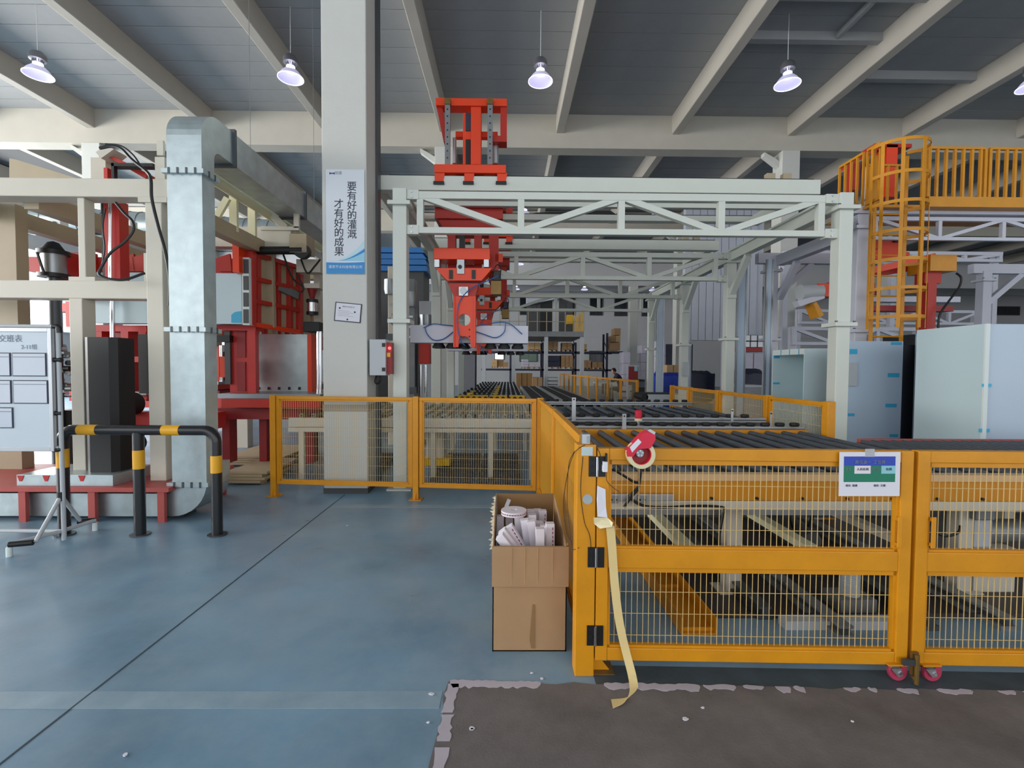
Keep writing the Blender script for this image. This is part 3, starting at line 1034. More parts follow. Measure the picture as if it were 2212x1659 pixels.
def gantry(label, y):
    t = thing('gantry_frame', label, 'gantry', ((CXL[0] + CXR[1]) / 2, y, 0), 'white gantry frames')
    gcolumn(t, *CXL, y, ZT)
    gcolumn(t, *CXR, y, ZT)
    xa, xb = PX(898, Y0, 450), PX(1788, Y0, 450)
    truss(t, xa, xb, y + .04, PZ(412, Y0, 1100), PZ(503, Y0, 1100), 4)
    for (x0, x1) in ((CXL[1], xa), (xb, CXR[0])):
        for z in (PZ(420, Y0, 1100), PZ(496, Y0, 1100)):
            B(x0 + .001, x1 + .03, y + .03, y + .14, z - .06, z + .06).build('end_plate', 'white_paint', t, bevel=.003)
            for dz in (-.035, .035):
                MB().lathe([(0, y + .018), (.014, y + .018), (.014, y + .03)], c=((x0 + x1) / 2, 0, z + dz), n=8, axis='y').build('bolt', 'alu', t)
    return t


g1 = gantry('nearest white truss gantry frame, left column behind the fence', Y0)
for y, lb in ((9.35, 'second white truss gantry frame, behind the nearest one'), (11.75, 'third white truss gantry frame from the camera'), (14.5, 'fourth white truss gantry frame from the camera')):
    dup(g1, ((CXL[0] + CXR[1]) / 2, y, 0), lb, group='white gantry frames')

# runway beams on the column tops, with knee braces
for (x0, x1), lb in ((CXL, 'long white runway beam over the left gantry columns'), (CXR, 'long white runway beam over the right gantry columns')):
    xm = (x0 + x1) / 2
    t = thing('runway_beam', lb, 'beam', (xm, 10.2, 3.7), 'runway beams')
    zb = ZT - .19
    B(xm - .07, xm + .07, Y0 + .24, 14.5, zb, zb + .03).build('lower_flange', 'white_paint', t)
    B(xm - .02, xm + .02, Y0 + .24, 14.5, zb + .03, zb + .19).build('web', 'white_paint', t)
    B(xm - .07, xm + .07, Y0 + .24, 14.5, zb + .19, zb + .22).build('upper_flange', 'white_paint', t)
    for y in (9.35, 11.75, 14.5):
        bar((xm, y - .02, zb - .62), (xm, y - .62, zb - .02), .11, .09).build('knee_brace', 'white_paint', t)
        B(xm - .08, xm + .08, y - .04, y, zb - .72, zb - .52).build('brace_plate', 'white_paint', t)

# bridge that carries the first robot
bz = PZ(411, 6.78, 1200)
br = thing('bridge_girder', 'white bridge girder lying across the runways under the red robot', 'girder', (1.3, 7.2, bz))
for y in (6.74, 8.35):
    g = B(PX(820, 6.75, 400), PX(1772, 6.75, 400), y, y + .16, bz - .03 if y < 7 else bz + .07, bz + .17).build('girder_beam', 'white_paint', br, bevel=.005)
    B(PX(840, 6.75, 400), PX(1760, 6.75, 400), y + .03, y + .13, bz + .17, bz + .19).build('rail', 'black', g)
for x in (PX(828, 6.75, 400), PX(1745, 6.75, 400)):
    B(x, x + .14, 6.9, 8.35, bz, bz + .15).build('end_truck', 'white_paint', br, bevel=.005)
B(PX(880, 6.9, 440), PX(1740, 6.9, 440), 6.98, 7.06, PZ(446, 7.0), PZ(434, 7.0)).build('cable_tray', 'white_paint', br)
MB().prism([(PX(1150, 8.4, 470), bz + .19), (PX(1330, 8.4, 470), bz + .19), (PX(1318, 8.4, 470), bz + .25), (PX(1300, 8.4, 470), bz + .25), (PX(1160, 8.4, 470), bz + .205)], 8.38, 8.48, 'y').build('cable_chain', 'rubber', br)
for px in (1655, 1690):
    B(PX(px, 6.8, 395), PX(px, 6.8, 395) + .12, 6.78, 6.86, bz + .19, bz + .27).build('end_stop', 'beige_dark', br)


# ================================================================ RED LIFTING ROBOT
def poly_px(pts, Y):
    return [(at(px, py, Y).x, at(px, py, Y).z) for px, py in pts]


def make_robot(label):
    t = thing('lifting_robot', label, 'robot', (PX(1010, 7.0, 600), 7.0, 1.75), 'red lifting robots')
    P = lambda *a: pb(*a)
    P(938, 355, 1093, 373, 6.70, 1.85).build('carriage_plate', 'robot_red', t, bevel=.006)
    for (a, b_) in ((939, 957), (1003, 1021), (1074, 1092)):
        MB().prism(poly_px([(a, 373), (b_ + 4, 373), (b_, 391), (a, 391)], 6.72), 6.72, 6.92, 'y').build('carriage_foot', 'robot_red', t)
        P(a - 3, 391, b_ + 2, 397, 6.70, .24).build('rail_slider', 'black', t)
    for (a, b_) in ((960, 985), (1045, 1070)):
        q = P(a, 376, b_, 391, 6.78, .05).build('bolt_plate', 'robot_red', t)
        for dx in (.25, .75):
            for dy in (.3, .75):
                x, z = PX(a + (b_ - a) * dx, 6.78, 385), PZ(376 + 15 * dy, 6.78, a)
                MB().lathe([(0, 6.772), (.010, 6.772), (.010, 6.78)], c=(x, 0, z), n=8, axis='y').build('bolt', 'black', q)
    P(1017, 224, 1039, 355, 6.95, .22).build('mast', 'robot_red', t, bevel=.004)
    P(1000, 244, 1018, 355, 7.0, .12).build('mast_web', 'robot_red', t)
    P(941, 212, 1095, 228, 6.92, .2).build('top_crossbar', 'robot_red', t, bevel=.004)
    MB().prism(poly_px([(942, 226), (954, 226), (970, 305), (958, 305)], 6.98), 6.98, 7.16, 'y').build('side_arm', 'robot_deep', t)
    P(1081, 226, 1095, 305, 6.95, .2).build('side_arm', 'robot_deep', t)
    P(1062, 293, 1095, 306, 6.95, .2).build('side_arm_foot', 'robot_deep', t)
    P(984, 284, 1075, 296, 7.25, .1).build('mid_crossbar', 'robot_red', t)
    for (a, b_) in ((961, 972), (1053, 1064)):
        q = P(a, 224, b_, 355, 6.86, .06).build('guide_rail', 'grey_mach', t)
        for k in range(8):
            x, z = PX((a + b_) / 2, 6.86, 290), PZ(236 + 15 * k, 6.86, a)
            MB().lathe([(0, 6.852), (.010, 6.852), (.010, 6.86)], c=(x, 0, z), n=8, axis='y').build('rail_hole', 'black', q)
        P(a - 1, 211, b_ + 1, 224, 6.84, .1).build('rail_cap', 'bronze', t, bevel=.004)
    P(1006, 243, 1017, 282, 6.98, .08).build('drive_unit', 'navy', t)
    P(1006, 301, 1016, 355, 6.97, .06).build('cable_chain', 'rubber', t)
    x = PX(1070, 7.0, 330)
    tube([(x, 7.1, PZ(355, 7.1)), (x, 7.1, PZ(300, 7.1))], .045, 12).build('counter_cylinder', 'alu', t, smooth=True)
    x = PX(980, 7.1, 330)
    tube([(x, 7.2, PZ(355, 7.2)), (x, 7.2, PZ(300, 7.2))], .03, 12).build('counter_cylinder', 'alu', t, smooth=True)
    # below the bridge
    P(939, 447, 1086, 472, 7.1, .5).build('lower_plate', 'robot_deep', t)
    MB().prism(poly_px([(945, 472), (1080, 472), (1068, 500), (962, 500)], 7.15), 7.15, 7.55, 'y').build('lower_bracket', 'robot_deep', t)
    for (a, b_, m) in ((967, 984, 'robot_deep'), (992, 1003, 'black'), (1024, 1040, 'robot_deep'), (1058, 1076, 'robot_deep')):
        P(a, 500, b_, 612, 7.05, .14).build('lower_post', m, t)
    P(966, 500, 1076, 508, 7.2, .1).build('lower_rung', 'robot_deep', t)
    P(937, 536, 1058, 560, 6.62, .34).build('cross_head', 'robot_red', t, bevel=.005)
    for (a, b_) in ((938, 949), (1045, 1056)):
        P(a, 560, b_, 577, 6.62, .2).build('side_block', 'alu', t, bevel=.003)
    P(987, 560, 1003, 592, 6.58, .16).build('valve_block', 'steel', t, bevel=.004)
    MB().lathe([(0, 6.57), (.028, 6.57), (.028, 6.60)], c=(PX(994, 6.6, 578), 0, PZ(578, 6.6)), n=12, axis='y').build('valve_port', 'black', t)
    z1, z0 = PZ(579, 6.62, 1000), PZ(606, 6.62, 1000)
    MB().prism(poly_px([(942, 579), (1063, 579), (1056, 588), (1040, 606), (966, 606), (948, 588)], 6.6), 6.6, 6.9, 'y').build('taper_bracket', 'robot_red', t)
    for (a, b_) in ((970, 978), (1019, 1027)):
        P(a, 583, b_, 602, 6.585, .03).build('slot', 'black', t)
    MB().prism(poly_px([(968, 612), (1034, 612), (1026, 642), (981, 642)], 6.62), 6.62, 6.82, 'y').build('arm_shoulder', 'robot_deep', t)
    P(991, 619, 1011, 639, 6.57, .06).build('air_cylinder', 'alu', t, bevel=.004)
    MB().lathe([(0, 6.56), (.05, 6.56), (.05, 6.575)], c=(PX(1001, 6.57, 629), 0, PZ(629, 6.57)), n=18, axis='y').build('cylinder_cap', 'steel', t, smooth=True)
    # arm plate with round hole and forked foot, built as two halves round the hole
    Ya = 6.60
    hc, hr = (1003, 691), 13
    Lh = [(981, 640), (1003, 640)] + [(hc[0] - hr * math.sin(a), hc[1] - hr * math.cos(a)) for a in [math.pi * i / 10 for i in range(11)]] + [(1003, 726), (996, 728), (991, 734), (990, 750), (981, 750)]
    Rh = [(1003, 640), (1026, 640), (1026, 750), (1017, 750), (1016, 734), (1010, 728), (1003, 726)] + [(hc[0] + hr * math.sin(a), hc[1] + hr * math.cos(a)) for a in [math.pi * i / 10 for i in range(11)]]
    a_ = MB().prism(poly_px(Lh, Ya), Ya, Ya + .05, 'y').prism(poly_px(Rh, Ya), Ya, Ya + .05, 'y').build('arm_plate', 'robot_red', t)
    for px in (979, 1024):
        P(px, 640, px + 3, 750, Ya - .03, .2).build('arm_flange', 'robot_red', a_)
    for (px, py) in ((996, 742), (996, 727), (1014, 712), (1014, 727)):
        MB().lathe([(0, Ya - .012), (.011, Ya - .012), (.011, Ya)], c=(PX(px, Ya, py), 0, PZ(py, Ya, px)), n=8, axis='y').build('bolt', 'black', a_)
    # side motor with chain
    P(1060, 606, 1083, 636, 6.75, .2).build('gearbox', 'bronze', t, bevel=.006)
    P(1064, 584, 1082, 606, 6.8, .16).build('motor', 'black', t, bevel=.01)
    P(1056, 500, 1077, 610, 7.0, .05).build('side_column', 'robot_deep', t)
    P(1070, 548, 1086, 566, 7.0, .2).build('side_lug', 'robot_red', t)
    # gripper beam with suction cups
    g = P(886, 703, 1141, 741, 6.78, .26).build('gripper_beam', 'white_cool', t, bevel=.004)
    for px in (948, 977, 1002, 1060, 1089, 1118):
        for yy in (6.84, 6.98):
            x, z = PX(px, 6.9, 745), PZ(741, 6.85, 1000)
            MB().lathe([(0, z), (.05, z), (.085, z - .05), (.085, z - .075), (0, z - .075)], c=(x, yy, 0), n=16).build('suction_cup', 'rubber', g, smooth=True)
    for pts, m_ in (([(1076, 596), (1050, 608), (1020, 622), (1000, 640), (990, 662), (988, 700), (995, 735), (1004, 746)], 'cable_blue'),
                    ([(915, 708), (935, 700), (960, 702), (982, 704)], 'cable_blue'), ([(918, 706), (922, 720), (934, 733), (948, 735), (962, 730), (980, 716)], 'cable_blue'),
                    ([(1028, 704), (1050, 700), (1085, 696), (1105, 702), (1128, 722)], 'cable_blue'), ([(1028, 716), (1045, 722), (1066, 729), (1080, 726), (1090, 715), (1092, 698)], 'cable_blue'),
                    ([(1064, 588), (1074, 572), (1082, 580), (1080, 600)], 'black')):
        MB().tube(smooth_path([at(px, py, 6.55 if m_ != 'black' else 6.7) if i < 3 and len(pts) == 8 else at(px, py, 6.57 if len(pts) == 8 else 6.75) for i, (px, py) in enumerate(pts)], 5), .0075, 6).build('air_hose', m_, t, smooth=True)
    return t


rb = make_robot('red lifting robot on the nearest bridge, holding the near gripper bar')
dup(rb, Vector(rb.location) + Vector((.12, 3.2, .0)), 'second red lifting robot, partly hidden behind the first one', group='red lifting robots')
br2 = dup(br, Vector(br.location) + Vector((0, 3.2, .0)), 'white bridge girder under the second red robot')

# ================================================================ CONVEYORS
def rollers(t, xs, y0, y1, ztop, r, m):
    pr = None
    for x in xs:
        if pr is None:
            pr = tube([(x, y0, ztop - r), (x, y1, ztop - r)], r, 12).build('roller', m, t, smooth=True)
            xp = x
        else:
            share('roller', pr, t, (x - xp, 0, 0))


# near dark roller conveyor behind the gate
ZR = .925
nc = thing('roller_conveyor', 'long dark roller conveyor with orange front beam right behind the gate', 'conveyor', (2.9, 4.2, 0), 'roller conveyors')
fy = 3.10
rollers(nc, [.66 + .185 * i for i in range(15)], fy + .08, 5.22, ZR, .032, 'roller_dark')
rollers(nc, [3.47 + .098 * i for i in range(29)], fy + .08, 4.58, ZR, .030, 'roller_dark')
B(.5, 6.4, fy, fy + .05, .735, .868).build('front_beam', 'orange_beam', nc, bevel=.003)
B(.5, 6.4, fy - .01, fy + .06, .868, .912).build('front_cap', 'peach', nc)
B(.5, 6.4, fy + .0, fy + .07, .675, .733).build('lower_beam', 'beige', nc)
B(.5, 3.34, 5.22, 5.30, .74, .93).build('rear_beam', 'orange_beam', nc)
B(3.45, 6.4, 4.59, 4.64, .76, .928).build('rear_beam', 'red_faded', nc)
B(.5, .58, fy + .06, 5.22, .74, .93).build('side_beam', 'orange_beam', nc)
B(3.34, 3.40, fy + .06, 5.22, .70, .86).build('side_beam', 'beige', nc)
for (x, y) in ((.56, 3.4), (1.63, 3.4), (3.30, 3.4), (4.8, 3.4), (6.2, 3.4), (.56, 5.1), (1.63, 5.1), (3.3, 5.1), (4.8, 4.5), (6.2, 4.5)):
    l = B(x - .05, x + .05, y - .05, y + .05, .012, .74).build('leg', 'beige', nc)
    B(x - .11, x + .11, y - .09, y + .09, 0, .012).build('foot_plate', 'beige', l)
for i in range(9):
    x = .75 + .30 * i
    MB().lathe([(0, fy - .012), (.010, fy - .012), (.010, fy)], c=(x, 0, .752), n=8, axis='y').build('bolt', 'black', nc)
# sub-frame below the rollers
for (x, z, m, w_) in ((1.20, .40, 'cream', .09), (2.05, .40, 'cream', .08), (2.75, .42, 'beige', .08)):
    B(x, x + w_, fy + .1, 5.2, z - .05, z).build('sub_beam', m, nc)
for y in (3.55, 4.2, 4.8):
    B(.6, 3.3, y, y + .07, .50, .56).build('cross_member', 'alu' if y < 4 else 'steel_dark', nc)
B(.6, 3.3, 4.0, 4.35, .34, .36).build('drip_tray', 'steel_dark', nc)
# aluminium sensor bar on the front beam
sb = thing('sensor_bar', 'short aluminium bar with two rods on the conveyor front beam', 'bar', (.85, fy - .04, .8))
B(PX(1312, fy, 1065), PX(1452, fy, 1065), fy - .045, fy - .005, PZ(1078, fy, 1380), PZ(1064, fy, 1380)).build('profile', 'alu', sb, bevel=.003)
for px in (1322, 1382):
    q = B(PX(px, fy, 1065) - .03, PX(px, fy, 1065) + .03, fy - .06, fy - .045, PZ(1082, fy, px), PZ(1066, fy, px)).build('clamp', 'steel', sb)
    for dx in (-.015, .015):
        MB().lathe([(0, fy - .066), (.006, fy - .066), (.006, fy - .06)], c=(PX(px, fy, 1065) + dx, 0, PZ(1074, fy, px)), n=8, axis='y').build('screw', 'black', q)
    tube([(PX(px - 3, fy), fy - .05, PZ(1078, fy, px)), (PX(px - 3, fy), fy - .05, PZ(990 if px < 1350 else 1005, fy, px))], .008, 8).build('rod', 'chrome', sb, smooth=True)
for pts, lb in (([(1322, 1012), (1345, 1026), (1368, 1040), (1380, 1044), (1376, 1058), (1360, 1078), (1348, 1096)], 'thick black cable crossing the sensor bar'),
                ([(1384, 1008), (1383, 1030), (1378, 1052), (1362, 1072), (1375, 1086), (1398, 1094), (1440, 1096), (1500, 1093), (1560, 1096), (1562, 1110), (1555, 1150), (1552, 1185)], 'long black cable along the conveyor front beam')):
    cable('machine_cable', [at(px, py, fy - .075) for px, py in pts], .009, 'black', label=lb)
# things under the conveyor
op = thing('floor_shade', 'dark brown sheet added over the floor as shade under the conveyor', 'pan', (3.4, 4.2, 0))  # dark sheet with a lip, added to darken the floor below the rollers
B(1.30, 6.3, 3.0, 5.7, 0, .003).build('shade_sheet', 'floor_shade', op)
for (a_, b_, c_, d_) in ((1.30, 6.3, 3.0, 3.01), (1.30, 6.3, 5.69, 5.7), (1.30, 1.31, 3.01, 5.69)):
    B(a_, b_, c_, d_, .006, .03).build('shade_lip', 'floor_shade', op)
ch = thing('floor_channel', 'orange steel channel lying on the floor under the conveyor', 'channel', (1.1, 4.0, 0))
cx0, cx1 = PX(1474, 2.8, 1380), PX(1545, 2.8, 1380)
B(cx0, cx1, 2.80, 5.3, .004, .014).build('web', 'orange_beam', ch)
B(cx0 - .008, cx0, 2.80, 5.3, .004, .11).build('flange', 'orange_beam', ch)
B(cx1, cx1 + .008, 2.80, 5.3, .004, .11).build('flange', 'orange_beam', ch)
for y in (2.83, 3.4, 4.2, 5.0):
    B(cx0, cx1, y, y + .008, .014, .035).build('stiffener', 'orange_beam', ch)
for i, (x, y0_, y1_, m, lb) in enumerate(((1.66, 2.98, 5.5, 'steel_dark', 'dark floor rail left of the conveyor middle leg'), (2.02, 2.75, 5.5, 'grey_mach', 'wide grey floor rail under the gate sign'),
                                          (2.62, 2.85, 5.5, 'steel_dark', 'dark floor rail below the right gate leaf'), (3.1, 2.85, 5.0, 'grey_mach', 'grey floor rail at the far right under the conveyor'))):
    t = thing('floor_rail', lb, 'rail', (x, (y0_ + y1_) / 2, 0), 'floor rails under the conveyor')
    B(x - .05, x + .05, y0_, y1_, 0, .03).build('rail_base', m, t)
    B(x - .022, x + .022, y0_, y1_, .03, .07).build('rail_web', 'steel_dark', t)
    B(x - .04, x + .04, y0_, y1_, .07, .085).build('rail_head', m, t)
    for k in range(5):
        y = y0_ + .1 + k * .45
        B(x - .045, x - .028, y, y + .02, .085, .095).build('rail_clip', 'steel', t)
xb_ = MB().box(1.72, 2.56, 2.86, 2.94, .0, .055).build('floor_beam', 'grey_box')
tag(xb_, 'light grey cross beam on the floor behind the gate bottom rail', 'beam')
dc = thing('drive_motor', 'dark round drive motor under the conveyor near the sign', 'motor', (PX(1738, 3.7, 1160), 3.7, .0))
x, z = PX(1738, 3.7, 1160), PZ(1160, 3.7, 1738)
MB().lathe([(0, 3.6), (.07, 3.6), (.085, 3.64), (.085, 3.9), (0, 3.9)], c=(x, 0, z), n=20, axis='y').build('motor_body', 'grey_deep', dc, smooth=True)
B(x - .05, x + .05, 3.66, 3.84, .012, z - .06).build('motor_stand', 'steel_dark', dc)
B(x - .1, x + .1, 3.6, 3.9, 0, .012).build('stand_plate', 'steel_dark', dc)
for s in (-1, 1):
    bar((x + s * .06, 3.75, z + .05), (x + s * .11, 3.75, .50), .025, .012).build('hanger_strap', 'black', dc)
bl = thing('bellows_boot', 'ribbed grey bellows standing on the floor rail', 'bellows', (PX(1845, 3.1, 1330), 3.15, .085))
x = PX(1845, 3.1, 1330)
pr_ = []
for k in range(24):
    pr_ += [(.062, .09 + k * .013), (.052, .0965 + k * .013)]
MB().lathe([(0, .09)] + pr_ + [(0, .41)], c=(x, 3.15, 0), n=14).build('bellows', 'grey_box', bl)
B(x - .12, x + .12, 3.06, 3.24, .0, .09).build('bellows_base', 'grey_mach', bl)
gm = thing('gear_motor', 'grey geared motor behind the right gate leaf', 'motor', (PX(2110, 3.4, 1150), 3.4, 0))
x = PX(2110, 3.45, 1150)
z = PZ(1140, 3.45, 2110)
B(x - .12, x + .02, 3.35, 3.55, z - .12, z + .1).build('gear_case', 'grey_box', gm, bevel=.02)
MB().lathe([(0, .02), (.085, .02), (.085, .3), (.07, .34), (0, .34)], c=(x, 3.45, z - .02), n=18, axis='x').build('motor_barrel', 'grey_mach', gm, smooth=True)
B(x - .1, x + .2, 3.36, 3.54, 0, z - .12).build('motor_stand', 'beige', gm)
B(x - .16, x - .02, 3.30, 3.36, z + .1, z + .2).build('terminal_box', 'grey_mach', gm, bevel=.01)
cable('machine_cable', [at(2070, 1000, 3.2), at(2085, 1060, 3.2), at(2100, 1090, 3.25), at(2120, 1080, 3.25), at(2160, 1055, 3.2), at(2212, 1050, 3.2)], .010, 'black', label='black cable looping above the grey geared motor')
cable('machine_cable', [at(2012, 1130, 3.2), at(2022, 1150, 3.2), at(2045, 1158, 3.2), at(2070, 1150, 3.2), at(2075, 1135, 3.2)], .009, 'black', label='black cable loop behind the right gate handle')

# transfer rails: aluminium profiles with black puck wheels
def wheel_rail(label, px0, px1, Y, pytop, pitch, skip=(), m='alu'):
    x0, x1 = PX(px0, Y, pytop), PX(px1, Y, pytop)
    z = PZ(pytop, Y, (px0 + px1) / 2)
    t = thing('wheel_rail', label, 'conveyor rail', ((x0 + x1) / 2, Y, z - .06), 'aluminium wheel rails')
    B(x0, x1, Y, Y + .08, z - .06, z).build('profile', m, t, bevel=.003)
    B(x0, x1, Y - .002, Y, z - .038, z - .022).build('profile_groove', 'steel_dark', t)
    k = int((x1 - x0) / pitch)
    pr = None
    for i in range(k):
        x = x0 + pitch * (i + .5)
        if pr is None:
            pr = MB().lathe([(0, z + .001), (.046, z + .004), (.052, z + .014), (.052, z + .032), (.044, z + .042), (0, z + .042)], c=(x, Y + .04, 0), n=14).build('puck_wheel', 'rubber', t, smooth=True)
            xp = x
        else:
            share('puck_wheel', pr, t, (x - xp, 0, 0))
    for f in (.04, .35, .66, .96):
        x = x0 + (x1 - x0) * f
        B(x - .03, x + .03, Y + .01, Y + .07, 0, z - .06).build('support', 'steel_dark', t)
    return t


wheel_rail('aluminium wheel rail right behind the near dark rollers', 1225, 1738, 5.42, 921, .17)
wheel_rail('aluminium wheel rail just behind the near wheel rail', 1208, 1655, 6.0, 902, .19)
wheel_rail('distant aluminium wheel rail behind the second set of dark rollers', 1172, 1494, 8.75, 868, .17)
# brackets, posts and the red beacon on the rails
bc = thing('signal_beacon', 'small red signal beacon standing on the wheel rails', 'beacon', (PX(1379, 5.7, 905), 5.7, .9))
x, z = PX(1379, 5.7, 900), PZ(909, 5.7, 1379)
tube([(x, 5.7, .0), (x, 5.7, z + .03)], .02, 10).build('stem', 'alu', bc)
MB().lathe([(0, z), (.045, z), (.045, z + .03), (0, z + .03)], c=(x, 5.7, 0), n=16).build('beacon_base', 'cream', bc)
MB().lathe([(.043, z + .03), (.043, z + .12), (.03, z + .13), (0, z + .13)], c=(x, 5.7, 0), n=16).build('beacon_lens', 'dispenser_red', bc, smooth=True)
for (px, y0p, y1p, Y, w_, lb) in ((1238, 858, 915, 5.95, .05, 'flat aluminium post with a black hole at the left rail end'), (1346, 893, 918, 5.36, .045, 'short grey bracket left of the red beacon'),
                                  (1577, 882, 912, 5.9, .03, 'short chrome post on the right part of the rails'), (1313, 925, 958, 5.30, .04, 'angled grey bracket above the leftmost dark rollers'), (1630, 926, 945, 5.32, .05, 'small grey bracket under the near wheel rail'),
                                  (1660, 888, 916, 5.9, .025, 'black tipped post at the right rail end')):
    x = PX(px, Y, 900)
    z0_, z1_ = PZ(y1p, Y, px), PZ(y0p, Y, px)
    t = thing('rail_bracket', lb, 'bracket', (x, Y, z0_), 'small rail brackets')
    B(x - w_ / 2, x + w_ / 2, Y - .06, Y - .045, z0_ - .06, z1_).build('bracket_plate', 'alu', t, bevel=.002)
    B(x - w_ / 2, x + w_ / 2, Y - .045, Y + .0, z0_ - .06, z0_ - .02).build('bracket_foot', 'alu', t)
    B(x - .012, x + .012, Y - .06, Y - .048, 0, z0_ - .05).build('bracket_stem', 'steel_dark', t)
    MB().lathe([(0, Y - .064), (.010, Y - .064), (.010, Y - .06)], c=(x, 0, z1_ - .025), n=10, axis='y').build('bracket_hole', 'black', t)

# second field of dark rollers
fc2 = thing('roller_conveyor', 'second dark roller conveyor between the aluminium wheel rails', 'conveyor', (2.2, 7.4, 0), 'roller conveyors')
rollers(fc2, [.62 + .245 * i for i in range(12)], 6.25, 8.6, .925, .035, 'roller_dark')
B(.46, 3.42, 6.15, 6.22, .74, .90).build('front_beam', 'steel_dark', fc2)
B(.46, 3.42, 8.63, 8.70, .74, .90).build('rear_beam', 'steel_dark', fc2)
for x in (.5, 1.9, 3.3):
    for y in (6.25, 8.6):
        B(x - .04, x + .04, y - .04, y + .04, 0, .74).build('leg', 'beige', fc2)
# black belt lanes running into the hall
bl2 = thing('belt_conveyor', 'black belt lanes with bright edge strips running into the hall', 'conveyor', (1.0, 13, 0))
for i, (x, w_, m) in enumerate(((.50, .05, 'alu'), (.56, .22, 'rubber'), (.80, .03, 'alu'), (.84, .22, 'rubber'), (1.08, .12, 'grey_box'), (1.22, .22, 'rubber'), (1.46, .03, 'alu'), (1.50, .25, 'rubber'), (1.77, .06, 'alu'))):
    B(x, x + w_, 9.0, 18.0, .84, .93 if m != 'rubber' else .92).build('belt' if m == 'rubber' else 'edge_strip', m, bl2)
for k in range(30):
    B(.50, 1.83, 9.1 + .3 * k, 9.13 + .3 * k, .80, .84).build('tie_bar', 'alu', bl2)
for y in (9.1, 12, 15, 17.9):
    for x in (.55, 1.8):
        B(x - .04, x + .04, y - .04, y + .04, 0, .84).build('leg', 'steel_dark', bl2)

# beige roller conveyor behind the left fence
bcv = thing('roller_conveyor', 'beige roller conveyor seen through the left mesh fence', 'conveyor', (-1.3, 8.0, 0), 'roller conveyors')
rollers(bcv, [-2.95 + .172 * i for i in range(20)], 6.86, 9.16, .93, .032, 'roller_beige')
B(-3.1, .42, 6.78, 6.85, .745, .875).build('front_beam', 'beige', bcv, bevel=.003)
B(-3.1, .42, 6.77, 6.86, .675, .735).build('lower_beam', 'beige', bcv, bevel=.003)
B(-3.1, .42, 9.18, 9.26, .70, .90).build('rear_beam', 'beige', bcv)
for x in (-2.92, -1.05, PX(1060, 6.8, 1000), .36):
    B(x - .035, x + .035, 6.78, 6.85, 0, .68).build('leg', 'beige', bcv)
    B(x - .035, x + .035, 9.18, 9.25, 0, .70).build('leg', 'beige', bcv)
for k in range(20):
    x = -2.95 + .172 * k
    MB().lathe([(0, 6.845), (.02, 6.845), (.02, 6.86)], c=(x, 0, .90), n=8, axis='y').build('roller_bearing', 'steel_dark', bcv)
gmt = thing('gear_motor', 'beige geared motor below the beige roller conveyor', 'motor', (PX(935, 7.2, 1000), 7.2, 0))
x = PX(940, 7.2, 1000)
B(x - .14, x + .14, 7.2, 7.5, .22, .62).build('gear_case', 'beige', gmt, bevel=.03)
B(x - .22, x + .22, 7.15, 7.55, .12, .22).build('motor_foot', 'yellow', gmt)
B(x - .1, x + .1, 7.25, 7.45, 0, .12).build('motor_stand', 'steel_dark', gmt)
for i, (x, lb) in enumerate(((-2.2, 'dark skid rail on the floor behind the poster column'), (-.75, 'dark skid rail below the beige geared motor'), (-.1, 'dark skid rail under the beige conveyor right leg'))):
    t = thing('skid_rail', lb, 'rail', (x, 7.6, 0), 'dark skid rails')
    for k in range(7):
        B(x - .3, x + .3, 6.5 + .32 * k, 6.62 + .32 * k, .03, .07).build('slat', 'grey_deep', t)
    for s in (-.2, .2):
        B(x + s - .03, x + s + .03, 6.45, 8.7, 0, .03).build('runner', 'steel_dark', t)

# wheel-table conveyor further back, rows of black castor wheels and yellow bars
wt = thing('ball_table', 'pale wheel table with rows of black rollers and yellow bars', 'conveyor', (-.3, 15, 0))
B(-1.15, .46, 9.85, 10.0, .70, .88).build('front_beam', 'beige_dark', wt)
rows = (10.1, 11.0, 12.2, 13.3, 14.6, 16.0, 17.6, 19.3, 21.2)
for i, y in enumerate(rows):
    B(-1.15, .42, y, y + .12, .82, .90).build('row_bar', 'grey_box', wt)
    mb = MB()
    x = -1.08
    while x < .40:
        mb.lathe([(0, y + .03), (.045, y + .03), (.045, y + .09), (0, y + .09)], c=(x, 0, .945), n=10, axis='y')
        x += .125
    mb.build('wheel_row', 'rubber', wt, kind='stuff')
    if i == 1:
        for (a, b_) in ((-1.1, -.42), (-.36, .0), (.05, .40)):
            B(a, b_, y - .35, y - .31, .86, .99).build('yellow_bar', 'yellow', wt)
B(-.35, -.22, 11.5, 17.0, .90, .97).build('yellow_bar', 'yellow', wt)
B(-.98, -.85, 11.8, 13.2, .90, .97).build('yellow_bar', 'yellow', wt)
for y in (10.0, 15.0, 21.0):
    for x in (-1.1, .38):
        B(x - .04, x + .04, y - .04, y + .04, 0, .82).build('leg', 'beige', wt)

# fences on the right of the conveyors
XF = PX(1788, 5.1, 900)
ys = (5.08, 6.28, 7.75, 9.0, 9.95)
lbs = ('orange mesh fence panel beside the open white cabinet, nearest the gate', 'orange mesh fence panel before the brown cartons', 'orange mesh fence panel next to the second gantry column', 'short orange mesh fence panel at the far end of the right fence')
for i in range(4):
    fence_panel(lbs[i], (XF, ys[i]), (XF, ys[i + 1]), z0=.15, z1=1.25, post1=(i == 3), pw=.085)
yl = [13.2 + 1.7 * i for i in range(10)]
for i in range(9):
    a = (3.62 - .05 * i, yl[i])
    c = (3.62 - .05 * (i + 1), yl[i + 1])
    w_ = ('first', 'second', 'third', 'fourth', 'fifth', 'sixth', 'seventh', 'eighth', 'ninth')[i]
    fence_panel('%s panel from the near end of the distant orange fence row' % w_, a, c, z0=.1, z1=1.28, group='distant orange fence row', pitch=.05, hp=.2)
